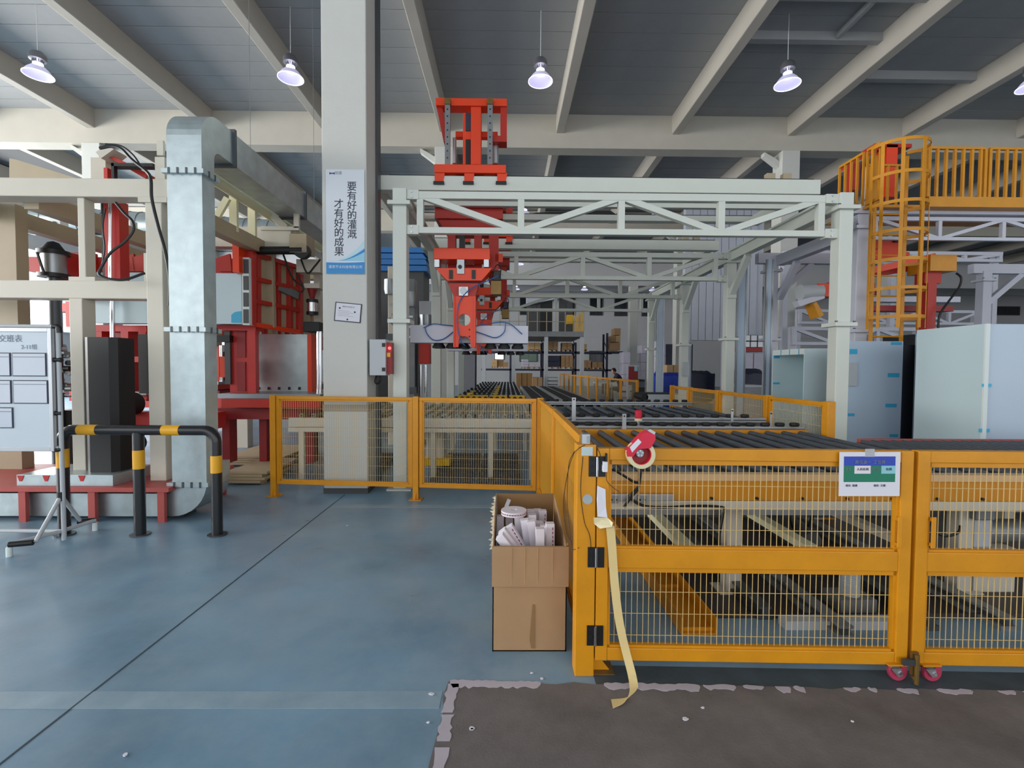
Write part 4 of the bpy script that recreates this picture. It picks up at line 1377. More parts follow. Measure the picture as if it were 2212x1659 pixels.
# ================================================================ POSTER COLUMN ATTACHMENTS
Yc = 5.995
ps = thing('slogan_poster', 'white and blue slogan poster on the broad column', 'poster', (PX(746, Yc, 480), Yc, PZ(592, Yc, 746)))
X0, X1, Z0, Z1 = PX(705, Yc, 480), PX(788, Yc, 480), PZ(592, Yc, 746), PZ(367, Yc, 746)
B(X0, X1, Yc - .012, Yc - .001, Z0, Z1).build('poster_sheet', 'poster_white', ps)


def pp(u, v):
    return (X0 + (X1 - X0) * u, Z0 + (Z1 - Z0) * v)


def wave(f, a, b_, n=14):
    return [pp(a + (b_ - a) * i / n, f(a + (b_ - a) * i / n)) for i in range(n + 1)]


low = lambda u: .108 + .02 * (u - .35) ** 2
s1_ = lambda u: .125 + .22 * max(0, u - .25) ** 1.9
MB().prism([pp(0, .001)] + [pp(1, .001)] + wave(low, 1, 0), Yc - .0135, Yc - .012, 'y').build('blue_footer', 'poster_blue', ps)
MB().prism(wave(lambda u: .125 + .0 * u, .05, .999, 12) + wave(lambda u: .126 + .125 * max(0, u - .3) ** 1.6 / .565, .999, .05, 12), Yc - .0140, Yc - .012, 'y').build('blue_wave', 'poster_sky', ps)
MB().prism(wave(lambda u: .130 + .125 * max(0, u - .3) ** 1.6 / .565, .3, .999, 12) + wave(lambda u: .14 + .19 * max(0, u - .3) ** 1.7 / .545, .999, .3, 12), Yc - .0130, Yc - .012, 'y').build('pale_wave', 'poster_pale', ps)
MB().prism(wave(lambda u: .127 + .085 * max(0, u - .35) ** 1.6 / .5, .35, .999, 12) + wave(lambda u: .129 + .115 * max(0, u - .35) ** 1.6 / .5, .999, .35, 12), Yc - .0146, Yc - .012, 'y').build('blue_wave', 'poster_blue', ps)
hsz = (Z1 - Z0)
cs = hsz * .0675
for (s_, u, v0) in (('要有好的灌溉', .675, .868), ('才有好的成果', .335, .700)):
    for i, chx in enumerate(s_):
        x, z = pp(u, v0 - .0915 * i)
        text_mesh('character', chx, cs * 1.42, 'ink', (x, Yc - .0128, z + cs * .22), parent=ps, bold=.0007)
x, z = pp(.5, .055)
text_mesh('lettering', '灌溉节水科技有限公司', .042, 'poster_white', (x, Yc - .0142, z + .034), parent=ps)
x, z = pp(.165, .962)
MB().prism([(x - .033, z - .014), (x - .033, z + .014), (x - .012, z + .006), (x + .012, z + .006), (x + .033, z + .014), (x + .033, z - .014), (x + .012, z - .006), (x - .012, z - .006)], Yc - .0135, Yc - .012, 'y').build('logo', 'ink_navy', ps)
x, z = pp(.33, .962)
text_mesh('lettering', '旭盛', .044, 'ink_soft', (x, Yc - .0128, z + .026), parent=ps)
# framed notice
nt_ = thing('framed_notice', 'small tilted notice with dark border on the broad column', 'notice', (PX(752, Yc, 675), Yc, PZ(675, Yc, 752)))
xc, zc = PX(752, Yc, 675), PZ(675, Yc, 752)
w2, h2 = .165, .118
B(xc - w2, xc + w2, Yc - .006, Yc - .001, zc - h2, zc + h2).build('notice_border', 'ink', nt_)
B(xc - w2 + .012, xc + w2 - .012, Yc - .0075, Yc - .006, zc - h2 + .01, zc + h2 - .01).build('notice_sheet', 'paper', nt_)
for (u, v) in ((-.105, .045), (.085, .01), (0, -.088)):
    MB().lathe([(0, Yc - .0095), (.011, Yc - .0095), (.011, Yc - .0075)], c=(xc + u, 0, zc + v), n=10, axis='y').build('magnet', 'ink', nt_)
text_mesh('lettering', '消防安全责任书', .022, 'ink_soft', (xc + .0, Yc - .0082, zc + .078), parent=nt_)
for k in range(4):
    B(xc - .12, xc + .02 + .05 * (k % 2), Yc - .0080, Yc - .0075, zc + .012 - .02 * k, zc + .015 - .02 * k).build('text_line', 'ink_soft', nt_)
nt_.rotation_euler = (0, math.radians(5.0), 0)
# electrical box at the right side of the column
eb = thing('control_box', 'grey control box with a red pilot light fixed to the broad column', 'electrical box', (PX(818, 6.0, 770), 6.0, PZ(812, 6.0, 818)))
q = pb(798, 733, 833, 811, 5.98, .22).build('enclosure', 'grey_box', eb, bevel=.006)
for py in (745, 798):
    pb(825, py - 4, 832, py + 4, 5.968, .012).build('box_hinge', 'black', q)
pb(834, 740, 846, 808, 6.02, .12).build('side_panel', 'red_dark', eb)
xq, zq = PX(841, 6.0, 752), PZ(752, 6.0, 843)
MB().lathe([(0, 6.0), (.018, 6.0), (.02, 6.02)], c=(xq, 0, zq), n=12, axis='y').build('pilot_light', 'red_lamp', eb)
pb(836, 762, 843, 771, 6.008, .012).build('warning_sticker', 'tape_yellow', eb)
cable('power_cable', [(PX(812, 6.05), 6.1, PZ(811, 6.1)), (PX(808, 6.05), 6.1, PZ(826, 6.1)), (PX(814, 6.05), 6.1, PZ(830, 6.1)), (PX(820, 6.05), 6.1, PZ(822, 6.1)), (PX(819, 6.05), 6.1, PZ(811, 6.1))], .014, 'black', label='black cable loop under the grey control box')

# ================================================================ GALVANISED DUCT
Yd = 4.95
DX0, DX1 = PX(366, Yd, 700), PX(441, Yd, 700)
dd = .21
dt = thing('air_duct', 'square galvanised air duct rising from the floor and bending over the press', 'duct', ((DX0 + DX1) / 2, Yd, 0))
# upright + upper bend + overhead run as one profile in the YZ plane
zt, zbm = PZ(226, Yd, 400), PZ(226, Yd, 400) - .36
ro, ri = .30, .10
prof = [(Yd, .55)]
for i in range(9):
    a = math.pi - (math.pi / 2) * i / 8
    prof.append((Yd + ro + ro * math.cos(a), zt - ro + ro * math.sin(a)))
prof += [(9.4, zt), (9.4, zbm)]
for i in range(7):
    a = math.pi / 2 + (math.pi / 2) * i / 6
    prof.append((Yd + dd + ri + ri * math.cos(a), zbm - ri + ri * math.sin(a)))
prof += [(Yd + dd, .55)]
MB().prism(prof, DX0, DX1, 'x').build('upright_duct', 'galv', dt)
# lower bend and floor run in the XZ plane
zd0, zd1 = .035, PZ(1066, Yd, 200)
R_ = .36
pf = [(DX1, .55)]
for i in range(9):
    a = -(math.pi / 2) * i / 8
    pf.append((DX1 - R_ + R_ * math.cos(a), zd0 + R_ + R_ * math.sin(a)))
pf += [(-6.6, zd0), (-6.6, zd1), (DX0 - .06, zd1)]
for i in range(5):
    a = -math.pi / 2 + (math.pi / 2) * i / 4
    pf.append((DX0 - .06 + .06 * math.cos(a), zd1 + .06 + .06 * math.sin(a)))
pf += [(DX0, .55)]
MB().prism(pf, Yd, Yd + .42, 'y').build('floor_duct', 'galv', dt)
for py in (371, 712, 1046):
    z = PZ(py, Yd, 400)
    f = MB().box(DX0 - .035, DX1 + .035, Yd - .035, Yd + dd + .035, z - .022, z + .022).build('flange', 'galv', dt)
    for k in range(4):
        x = DX0 + (DX1 - DX0) * (k + .5) / 4
        B(x - .009, x + .009, Yd - .042, Yd - .03, z - .03, z + .03).build('bolt', 'steel_dark', f)
    for k in range(2):
        y = Yd + .06 + .1 * k
        B(DX1 + .03, DX1 + .042, y - .009, y + .009, z - .03, z + .03).build('bolt', 'steel_dark', f)
B(DX0 - .03, DX1 + .03, 5.50, 5.54, zbm - .03, zt + .03).build('flange', 'steel_dark', dt)
B(DX0 - .03, DX1 + .03, 7.4, 7.44, zbm - .03, zt + .03).build('flange', 'steel_dark', dt)
B(-4.6, -4.52, Yd - .02, Yd + .44, zd0, zd1 + .02).build('flange', 'galv', dt)
xk = PX(360, Yd, 1100)
B(xk - .05, xk, Yd - .015, Yd + .43, zd0 - .02, zd1 + .02).build('flange', 'steel_dark', dt)
for x in (-6.2, -4.9, -3.5):
    B(x, x + .08, Yd + .1, Yd + .3, 0, zd0).build('duct_foot', 'steel_dark', dt)
for (x, y) in ((DX0 + .03, 6.5), (DX0 + .03, 8.6)):
    tube([(x, y, zt), (x, y, SLAB)], .0035, 6).build('hanger_rod', 'grey_mach', dt)

# ================================================================ BEIGE PRESS FRAME AND PLATFORM
Yf = 5.14
rp = thing('platform', 'low red steel platform under the beige press frame', 'platform', (-4.7, 5.3, 0))
zp = PZ(1063, 4.84, 200)
xr = PX(364, 4.84, 1060)
B(-6.6, xr, 4.84, 6.0, zp, zp + .045).build('deck', 'red_faded', rp)
for px in (40, 190, 340):
    x = PX(px, 4.86, 1100)
    l = B(x, x + .07, 4.86, 4.90, 0, zp).build('leg', 'red_faded', rp)
    B(x, x + .015, 4.90, 4.94, 0, zp).build('leg_web', 'red_faded', l)
for px in (40, 190, 340):
    x = PX(px, 4.86, 1100)
    B(x, x + .07, 5.9, 5.94, 0, zp).build('leg', 'red_faded', rp)
zd = zp + .045
gb = thing('base_box', 'flat galvanised base box with red marks on the red platform', 'box', (PX(140, 4.9, 1040), 5.0, zd))
q = B(PX(36, 4.9, 1040), PX(244, 4.9, 1040), 4.9, 5.45, zd, PZ(1026, 4.9, 140)).build('box_body', 'galv', gb, bevel=.003)
for px in (45, 100, 177):
    x, z = PX(px, 4.9, 1030), PZ(1027, 4.9, px)
    MB().prism([(x - .035, z), (x + .035, z), (x + .012, z - .06), (x - .012, z - .06)], 4.895, 4.9, 'y').build('red_mark', 'red', gb)
zb = PZ(1026, 4.9, 140)
bp_ = thing('black_post', 'tall matt black post standing on the galvanised base box', 'post', (PX(214, 5.05, 1000), 5.1, zb))
xa, xb = PX(180, 5.02, 900), PX(248, 5.02, 900)
MB().prism([(xa, 5.06), (xa + .06, 5.02), (xb - .05, 5.02), (xb, 5.08), (xb, 5.3), (xa, 5.3)], zb, PZ(728, 5.02, 214), 'z').build('post_body', 'black', bp_)
pf_ = thing('press_frame', 'beige steel portal frame of the press at the left', 'press', (-4.4, Yf, zd), None)
z_ = lambda py: PZ(py, Yf, 250)
xx = lambda px, py=700: PX(px, Yf, py)
B(xx(318), xx(353), Yf, Yf + .2, zd, z_(426)).build('post', 'beige', pf_, bevel=.006)
B(xx(332, 380), xx(353, 380), Yf + .02, Yf + .18, z_(385), z_(336)).build('post_stub', 'beige', pf_)
B(xx(331, 320), xx(345, 320), Yf + .05, Yf + .08, z_(330), z_(297)).build('bracket_tab', 'beige', pf_)
B(xx(150), xx(178), Yf, Yf + .17, zd, z_(645)).build('post', 'beige', pf_, bevel=.006)
B(xx(165, 520), xx(180, 520), Yf + .02, Yf + .15, z_(606), z_(426)).build('post', 'beige', pf_, bevel=.006)
B(-6.6, xx(366, 400), Yf - .01, Yf + .2, z_(426), z_(386)).build('top_beam', 'beige', pf_, bevel=.008)
B(-6.6, xx(318), Yf + .01, Yf + .2, z_(645), z_(606)).build('mid_beam', 'beige', pf_, bevel=.008)
B(xx(146, 600), xx(203, 600), Yf + .01, Yf + .19, z_(607), z_(598)).build('seat_plate', 'beige', pf_)
B(xx(300, 430), xx(362, 430), Yf - .015, Yf + .21, z_(437), z_(426)).build('seat_plate', 'beige', pf_)
B(-6.4, PX(36, 5.7, 600), 5.7, 5.85, 0.0, PZ(440, 5.7, 20)).build('rear_column', 'beige_dark', pf_)
B(xx(310), xx(320), Yf + .02, Yf + .18, z_(610), z_(545)).build('post_cheek', 'beige', pf_)
# beams that run back over the moulds
for (x, z0_, z1_, y1_, m) in ((xx(353, 430) - .16, z_(445), z_(405), 7.6, 'beige_dark'), (-5.3, z_(440), z_(400), 9.5, 'beige_dark'), (-6.2, z_(440), z_(400), 9.5, 'beige_dark')):
    B(x, x + .16, Yf + .2, y1_, z0_, z1_).build('depth_beam', m, pf_)
pb(452, 490, 628, 533, 7.25, .2).build('rear_beam', 'beige', pf_, bevel=.005)
for (y, ) in ((9.4,),):
    B(-6.3, -3.3, y, y + .2, z_(440), z_(400)).build('rear_beam', 'beige_dark', pf_)
for x in (-6.3, -5.3):
    B(x, x + .2, 9.4, 9.6, 0, z_(440)).build('post', 'beige', pf_)
MB().prism(poly_px([(20, 342), (36, 345), (182, 390), (20, 390)], 8.2), 8.2, 8.26, 'y').build('sloped_panel', 'beige_dark', pf_)
for (px, py) in ((118, 484), (270, 490)):
    q_ = pb(px - 12, py - 15, px + 12, py + 12, 7.6, .15).build('junction_box', 'film_edge', pf_, bevel=.01)
    c = at(px, py, 7.6)
    MB().lathe([(0, 7.585), (.04, 7.585), (.04, 7.6)], c=(c.x, 0, c.z), n=14, axis='y').build('box_port', 'black', q_)
tube([at(30, 470, 7.8), at(130, 500, 7.8)], .05, 10).build('black_pipe', 'black', pf_, smooth=True)
tube([at(130, 500, 7.7), at(320, 505, 7.7)], .04, 10).build('black_pipe', 'black', pf_, smooth=True)
# cream pipe over the moulds with hangers
pipe = thing('cream_pipe', 'cream round pipe running back under the overhead duct', 'pipe', (-3.62, 7.2, 3.75))
tube([at(440, 372, 5.75), at(695, 537, 9.3)], .075, 16).build('pipe_barrel', 'cream', pipe, smooth=True)
for (px, p0, p1, Y) in ((503, 422, 500, 6.5), (543, 448, 510, 6.95)):
    pb(px - 8, p0, px + 8, p1, Y, .05).build('pipe_hanger', 'cream', pipe)
bar(at(468, 470, 6.4), at(492, 428, 6.4), .05, .08).build('pipe_brace', 'cream', pipe)
bar(at(562, 440, 7.2), at(616, 492, 7.3), .03, .10).build('pipe_brace', 'beige', pipe)
pb(562, 489, 645, 497, 7.22, .05).build('pipe_shelf', 'beige', pipe)
pb(634, 450, 645, 492, 7.22, .05).build('pipe_hanger', 'beige', pipe)
# spiral duct behind
sd = thing('spiral_duct', 'round silver spiral duct behind the press frame', 'duct', (-6.0, 9.4, 4.2))
p_a, p_b = at(-40, 470, 9.35), at(690, 512, 9.35)
tube([p_a, p_b], .27, 24).build('duct_barrel', 'galv', sd, smooth=True)
for k in range(30):
    q = p_a.lerp(p_b, k / 29)
    MB().lathe([(.272, -.012), (.28, 0), (.272, .012)], c=tuple(q), n=24, axis='x').build('seam_ring', 'steel', sd, smooth=True)
# red guide column with chrome rods and hoses on the frame
rg = thing('guide_column', 'red guide column with chrome rods hanging inside the press frame', 'guide column', (PX(241, 5.5, 500), 5.5, PZ(603, 5.5, 241)))
pb(224, 432, 258, 602, 5.5, .14).build('column_body', 'red', rg, bevel=.004)
for px in (236, 240):
    tube([at(px, 432, 5.47), at(px, 602, 5.47)], .008, 8).build('chrome_rod', 'chrome', rg, smooth=True)
pb(220, 432, 225, 600, 5.5, .03).build('hose_duct', 'black', rg)
pb(224, 362, 232, 386, 5.5, .14).build('column_head', 'red', rg)
pb(240, 352, 330, 359, 5.5, .1).build('head_frame', 'black', rg)
pb(240, 352, 246, 386, 5.5, .05).build('head_frame', 'black', rg)
MB().prism(poly_px([(206, 328), (232, 316), (246, 322), (218, 342)], 5.6), 5.6, 5.8, 'y').build('tilt_arm', 'beige', rg)
MB().prism(poly_px([(235, 340), (246, 338), (318, 374), (314, 386)], 5.65), 5.65, 5.8, 'y').build('tilt_arm', 'robot_deep', rg)
pb(196, 340, 228, 386, 5.7, .14).build('head_post', 'beige', rg)
for pts, r_, lb in (([(216, 320), (240, 316), (262, 322), (285, 345), (318, 372), (326, 390), (328, 430), (342, 490), (356, 540), (366, 600), (366, 660)], .016, 'thick black hose running down beside the galvanised duct'),
                    ([(228, 312), (262, 316), (288, 336), (306, 362), (322, 376), (320, 398), (330, 450), (346, 510), (358, 560)], .012, 'second black hose looping over the press frame top'),
                    ([(250, 438), (268, 460), (286, 478), (288, 498), (270, 522), (240, 545), (222, 572), (214, 592), (236, 602), (270, 604), (312, 590)], .014, 'black hose loop hanging in front of the red guide column'),
                    ([(228, 450), (222, 490), (226, 540), (216, 590)], .008, 'thin black hose left of the red guide column')):
    cable('machine_hose', [at(px, py, 5.1 - .012 * i if r_ > .013 else 5.42) for i, (px, py) in enumerate(pts)], r_, 'black', label=lb, cat='hose')

# ================================================================ MOULD PRESS BEHIND
mp = thing('mould_press', 'big red mould press behind the galvanised duct', 'press', (-4.2, 8, 0))
def P(nm, m, *a, par=mp, bev=0.0):
    return pb(*a).build(nm, m, par, bevel=bev)


P('upper_beam', 'red', 60, 556, 500, 588, 7.05, .5)
for px in (180, 262, 285, 430, 470):
    MB().prism(poly_px([(px, 556), (px + 26, 548), (px + 30, 586), (px + 4, 586)], 7.02), 7.02, 7.06, 'y').build('rib', 'robot_deep', mp)
P('side_wall', 'red', 115, 540, 132, 640, 6.6, .4)
P('side_wall', 'red_dark', 132, 545, 172, 606, 6.9, .3)
P('red_post', 'robot_red', 502, 520, 516, 588, 6.85, .25)
# ladder-like dark panel edge
q = P('panel_edge', 'film_edge', 523, 556, 538, 702, 6.95, .12)
for k in range(4):
    P('dark_cell', 'grey_deep', 525.5, 560 + 36 * k, 536, 590 + 36 * k, 6.935, .02, par=q)
# tilted mould door: red frame with ribs
def D(u, v):
    Y = 7.1 + 1.0 * u
    px = 540 + 112 * u
    return at(px, (545 + 33 * u) * (1 - v) + (703 + 18 * u) * v, Y)


door = MB().add([D(0, 0), D(1, 0), D(1, 1), D(0, 1), D(0, 0) + Vector((.05, .22, 0)), D(1, 0) + Vector((.05, .22, 0)), D(1, 1) + Vector((.05, .22, 0)), D(0, 1) + Vector((.05, .22, 0))],
                [(0, 1, 2, 3), (7, 6, 5, 4), (0, 4, 5, 1), (1, 5, 6, 2), (2, 6, 7, 3), (3, 7, 4, 0)])
dr = door.build('mould_door', 'beige_dark', mp)
for v in (.02, .35, .66, .98):
    bar(D(0, v) - Vector((.0, .06, 0)), D(1, v) - Vector((.0, .06, 0)), .10, .06).build('door_rib', 'robot_deep' if v < .9 else 'robot_red', dr)
for u in (.03, .16, .55, .78, .98):
    bar(D(u, 0) - Vector((0, .06, 0)), D(u, 1) - Vector((0, .06, 0)), .10 if u != .03 else .16, .10).build('door_rib', 'red' if u < .3 else 'robot_deep', dr)
bar(D(.47, -.02) - Vector((0, .14, 0)), D(.5, .98) - Vector((0, .14, 0)), .12, .08).build('door_arm', 'beige_dark', dr)
bar(D(.62, .38) - Vector((0, .16, 0)), D(1, .45) - Vector((0, .16, 0)), .06, .12).build('door_strap', 'grey_mach', dr)
# lower frame
P('lower_post', 'red', 496, 704, 552, 852, 7.3, .06)
for (a, b_) in ((712, 772), (782, 845)):
    P('post_window', 'red_dark', 512, a, 530, b_, 7.285, .02)
P('lower_post', 'red', 535, 704, 552, 852, 7.2, .1)
P('lower_rail', 'red', 465, 702, 552, 714, 7.2, .2)
P('slide_plate', 'galv', 551, 722, 666, 848, 7.75, .04)
for k in range(5):
    P('plate_slot', 'black', 556 + 22 * k, 836, 561 + 22 * k, 842, 7.74, .01)
P('lower_post', 'robot_red', 664, 722, 673, 850, 7.7, .2)
for px in (687, 693):
    tube([at(px, 716, 7.4), at(px, 850, 7.4)], .022, 10).build('chrome_rod', 'chrome', mp, smooth=True)
P('dark_carriage', 'black', 673, 740, 683, 850, 7.9, .2)
P('dark_arm', 'black', 462, 724, 496, 738, 7.2, .2)
P('side_member', 'grey_deep', 485, 715, 497, 830, 7.25, .1)
P('red_barrel', 'robot_red', 474, 770, 492, 815, 7.4, .15)
P('table_edge', 'steel', 470, 851, 692, 861, 6.95, 1.6)
P('table_beam', 'robot_deep', 478, 862, 692, 881, 6.9, 1.5)
P('table_belly', 'red_dark', 470, 882, 692, 906, 7.1, 1.2)
for px in (480, 560, 660):
    P('table_leg', 'red_dark', px, 906, px + 16, 1000, 7.2, .2)
# part seen between the posts of the frame
P('red_frame', 'red', 205, 702, 316, 716, 7.1, .3)
for px in (205, 262, 300):
    P('red_frame', 'red', px, 716, px + 16, 862, 7.1, .2)
P('red_frame', 'red', 205, 770, 316, 782, 7.1, .2)
P('red_frame', 'red', 205, 852, 316, 866, 7.1, .3)
P('back_panel', 'red_dark', 200, 716, 318, 866, 7.45, .05)
P('lower_bar', 'red', 130, 890, 470, 925, 6.8, .2)
P('table_edge', 'steel', 205, 846, 316, 853, 7.0, .5)
tube([at(243, 645, 6.9), at(243, 760, 6.9)], .03, 12).build('chrome_rod', 'chrome', mp, smooth=True)
for (px, py, r_) in ((265, 874, .16), (275, 960, .12)):
    c = at(px, py, 6.6)
    MB().lathe([(0, 0), (r_, 0), (r_, .2), (0, .2)], c=(c.x, c.y, c.z), n=20, axis='y').build('drum', 'rubber', mp, smooth=True)
# appliance shell in the mould
sh = thing('appliance_shell', 'light blue wrapped appliance shell held in the red mould press', 'appliance shell', (PX(363, 7.0, 650), 7.3, PZ(698, 7.0, 363)))
pb(205, 589, 522, 699, 7.0, .0 + .045).build('shell_panel', 'film_blue', sh, bevel=.004)
pb(206, 592, 521, 697, 7.05, .4).build('shell_body', 'film_cool', sh)
MB().prism(poly_px([(500, 697), (500, 680), (508, 674), (521, 672), (521, 697)], 6.995), 6.99, 7.0, 'y').build('blue_tape', 'film_tape', sh)
for (dx_, dy_, lb) in ((-1.6, 3.4, 'second red mould press, further back at the left'), (-4.6, 5.2, 'third red mould press deep behind the press frame'), (-2.6, 8.0, 'fourth red mould press, farthest back on the left')):
    dup(mp, Vector(mp.location) + Vector((dx_, dy_, 0)), lb)
bp2 = pb(299, 722, 319, 850, 5.65, .15).build('black_guard', 'black')
tag(bp2, 'narrow black guard plate left of the beige post', 'guard')
# mixing head with chrome canister near the column
mh = thing('mixing_head', 'mixing head with chrome canister hanging left of the broad column', 'machine head', (PX(668, 7.6, 640), 7.6, PZ(720, 7.6, 668)))
x, = (PX(669, 7.6, 650),)
zf_ = lambda py: PZ(py, 7.6, 669)
MB().lathe([(0, zf_(650)), (.075, zf_(650)), (.075, zf_(676)), (0, zf_(676))], c=(x, 7.7, 0), n=18).build('canister', 'chrome', mh, smooth=True)
for py in (649, 676):
    MB().lathe([(0, zf_(py) - .02), (.09, zf_(py) - .02), (.09, zf_(py) + .03), (0, zf_(py) + .03)], c=(x, 7.7, 0), n=18).build('canister_ring', 'black', mh, smooth=True)
MB().lathe([(0, zf_(620)), (.08, zf_(620)), (.03, zf_(645)), (0, zf_(645))], c=(x, 7.7, 0), n=14).build('funnel', 'red_dark', mh, smooth=True)
pb(655, 695, 690, 717, 7.6, .3).build('valve_body', 'black', mh, bevel=.01)
pb(656, 612, 690, 622, 7.6, .25).build('head_shelf', 'beige', mh)
pb(678, 570, 692, 716, 7.9, .12).build('head_post', 'beige', mh)
pb(625, 505, 662, 545, 7.1, .3).build('bolted_block', 'beige_dark', mh)
pb(640, 560, 692, 588, 7.5, .2).build('upper_bracket', 'beige', mh)
c = at(657, 545, 7.2)
MB().lathe([(0, 0), (.11, 0), (.11, .1), (0, .1)], c=(c.x, c.y - .1, c.z), n=16, axis='y').build('black_pulley', 'black', mh, smooth=True)
tube([at(535, 541, 7.15), at(655, 541, 7.15)], .06, 12).build('shaft', 'black', mh, smooth=True)
for pts in ([(650, 560), (664, 590), (680, 575), (692, 560)], [(640, 590), (652, 612), (656, 625), (650, 632)], [(612, 550), (632, 600), (655, 620)]):
    cable('head_hose', [at(px, py, 7.3) for px, py in pts], .014, 'black', mh)
# grey vessel and clutter at far left
vs_ = thing('vessel', 'grey pressure vessel with black flanges above the mid beam', 'vessel', (PX(92, 6.2, 560), 6.2, PZ(600, 6.2, 92)))
x = PX(92, 6.2, 560)
zv = lambda py: PZ(py, 6.2, 92)
MB().lathe([(0, zv(594)), (.13, zv(594)), (.13, zv(536)), (0, zv(536))], c=(x, 6.35, 0), n=20).build('vessel_body', 'steel', vs_, smooth=True)
for py in (592, 541):
    MB().lathe([(0, zv(py) - .02), (.17, zv(py) - .02), (.17, zv(py) + .03), (0, zv(py) + .03)], c=(x, 6.35, 0), n=20).build('vessel_flange', 'black', vs_, smooth=True)
MB().lathe([(0, zv(536)), (.12, zv(534)), (.06, zv(518)), (0, zv(514))], c=(x, 6.35, 0), n=16).build('vessel_cap', 'rubber', vs_, smooth=True)
bar(at(80, 545, 6.15), at(95, 590, 6.15), .02, .02).build('tie_rod', 'black', vs_)
tube([(x, 6.35, zv(594)), (x, 6.35, .3)], .07, 12).build('vessel_leg', 'steel_dark', vs_, smooth=True)
pm = thing('pump_rack', 'cluttered rack of small valves and pumps between board and press', 'pump rack', (PX(140, 6.4, 900), 6.4, 0))
rr = random.Random(4)
B(PX(122, 6.4), PX(150, 6.4), 6.4, 6.7, 0, 1.0).build('rack_body', 'grey_deep', pm)
for k in range(14):
    px, py = rr.uniform(122, 150), rr.uniform(740, 870)
    c = at(px, py, 6.36)
    MB().lathe([(0, 0), (.035, 0), (.035, .08), (0, .08)], c=tuple(c), n=10, axis=rr.choice('xyz')).build('valve', rr.choice(['chrome', 'black', 'steel', 'grey_box']), pm, smooth=True)
for k in range(4):
    py = 770 + 28 * k
    pb(120, py, 152, py + 4, 6.38, .05).build('manifold', 'alu', pm)
# pallets of sheet on the floor
for (px0, py0, px1, Y, h_, d_, m, lb) in ((466, 905, 600, 7.6, .12, 1.2, 'sheet', 'stack of beige sheets lying on the floor under the red press'), (470, 960, 560, 6.4, .14, 1.0, 'sheet', 'low pile of beige boards beside the duct foot')):
    t = thing('sheet_stack', lb, 'sheets', (PX((px0 + px1) / 2, Y, 950), Y, 0))
    for k in range(4):
        x0_, x1_ = PX(px0, Y, 950), PX(px1, Y, 950)
        o_ = .05 * (k % 2)
        B(x0_ + o_, x1_ + o_, Y + .03 * k, Y + d_ + .03 * k, .03 + h_ / 4 * k, .03 + h_ / 4 * (k + 1) - .004).build('sheet', m, t)
    for yy in (.1, d_ - .2):
        B(x0_, x1_, Y + yy, Y + yy + .1, 0, .03).build('batten', 'wood', t)

# ================================================================ BARRIER AND WHITEBOARD
Yb = 4.50
ba = thing('crash_barrier', 'black and yellow tubular crash barrier in front of the press', 'barrier', (PX(305, Yb, 1150), Yb, 0))
zb_ = PZ(929, Yb, 300)
xs_ = [PX(137, Yb, 1050), PX(301, Yb, 1050), PX(468, Yb, 1050)]
arc = lambda xc, s: [(xc - s * .11 + s * .11 * math.sin(a), Yb, zb_ - .11 + .11 * math.cos(a)) for a in [math.pi / 2 * i / 6 for i in range(7)]]
pth = [(xs_[0], Yb, .012)] + arc(xs_[0], -1)[::-1] + arc(xs_[2], 1) + [(xs_[2], Yb, .012)]
tube(pth, .048, 16).build('hoop_tube', 'post_black', ba, smooth=True)
tube([(xs_[1], Yb, .012), (xs_[1], Yb, zb_ - .02)], .048, 16).build('middle_post', 'post_black', ba, smooth=True)
for x in xs_:
    MB().lathe([(0, .0), (.085, .0), (.085, .012), (0, .012)], c=(x, Yb, 0), n=20).build('base_plate', 'steel_dark', ba)
for x, (a, b_) in zip(xs_, ((970, 1010), (972, 1012), (983, 1020))):
    tube([(x, Yb, PZ(b_, Yb, 300)), (x, Yb, PZ(a, Yb, 300))], .0492, 16).build('yellow_band', 'tape_yellow', ba, smooth=True)
for (a, b_) in ((172, 212), (353, 391)):
    tube([(PX(a, Yb, 929), Yb, zb_), (PX(b_, Yb, 929), Yb, zb_)], .0492, 16).build('yellow_band', 'tape_yellow', ba, smooth=True)

Yw = 4.28
wbd = thing('whiteboard_stand', 'whiteboard with plastic pockets on a wheeled tube stand at the left edge', 'whiteboard', (PX(90, Yw, 1150), Yw, 0))
zw = lambda py: PZ(py, Yw, 60)
xw = lambda px, py=850: PX(px, Yw, py)
bd = B(-5.6, xw(107), Yw, Yw + .02, zw(972), zw(712)).build('board', 'board', wbd)
B(xw(107), xw(115), Yw - .008, Yw + .025, zw(975), zw(708)).build('board_frame', 'alu', wbd, bevel=.003)
B(-5.6, xw(107), Yw - .008, Yw + .025, zw(717), zw(708)).build('board_frame', 'alu', wbd, bevel=.003)
B(-5.6, xw(107), Yw - .008, Yw + .025, zw(975), zw(966)).build('board_frame', 'alu', wbd, bevel=.003)
tube([(xw(124), Yw + .03, .02), (xw(122), Yw + .03, zw(706))], .018, 12).build('upright', 'grey_box', wbd, smooth=True)
tube([(-5.6, Yw + .03, zw(704)), (xw(116, 704), Yw + .03, zw(704))], .016, 12).build('top_tube', 'grey_box', wbd, smooth=True)
MB().tube(smooth_path([(xw(108, 704), Yw + .03, zw(704)), (xw(119, 704), Yw + .03, zw(705)), (xw(122, 704), Yw + .03, zw(718))], 5), .022, 12).build('elbow', 'black', wbd, smooth=True)
B(-5.6, xw(120), Yw + .01, Yw + .05, zw(972), zw(965)).build('lower_tube', 'grey_box', wbd)
for py in (777, 893, 972):
    tube([(xw(110, py), Yw + .02, zw(py)), (xw(127, py), Yw + .03, zw(py))], .022, 10).build('clamp', 'black', wbd, smooth=True)
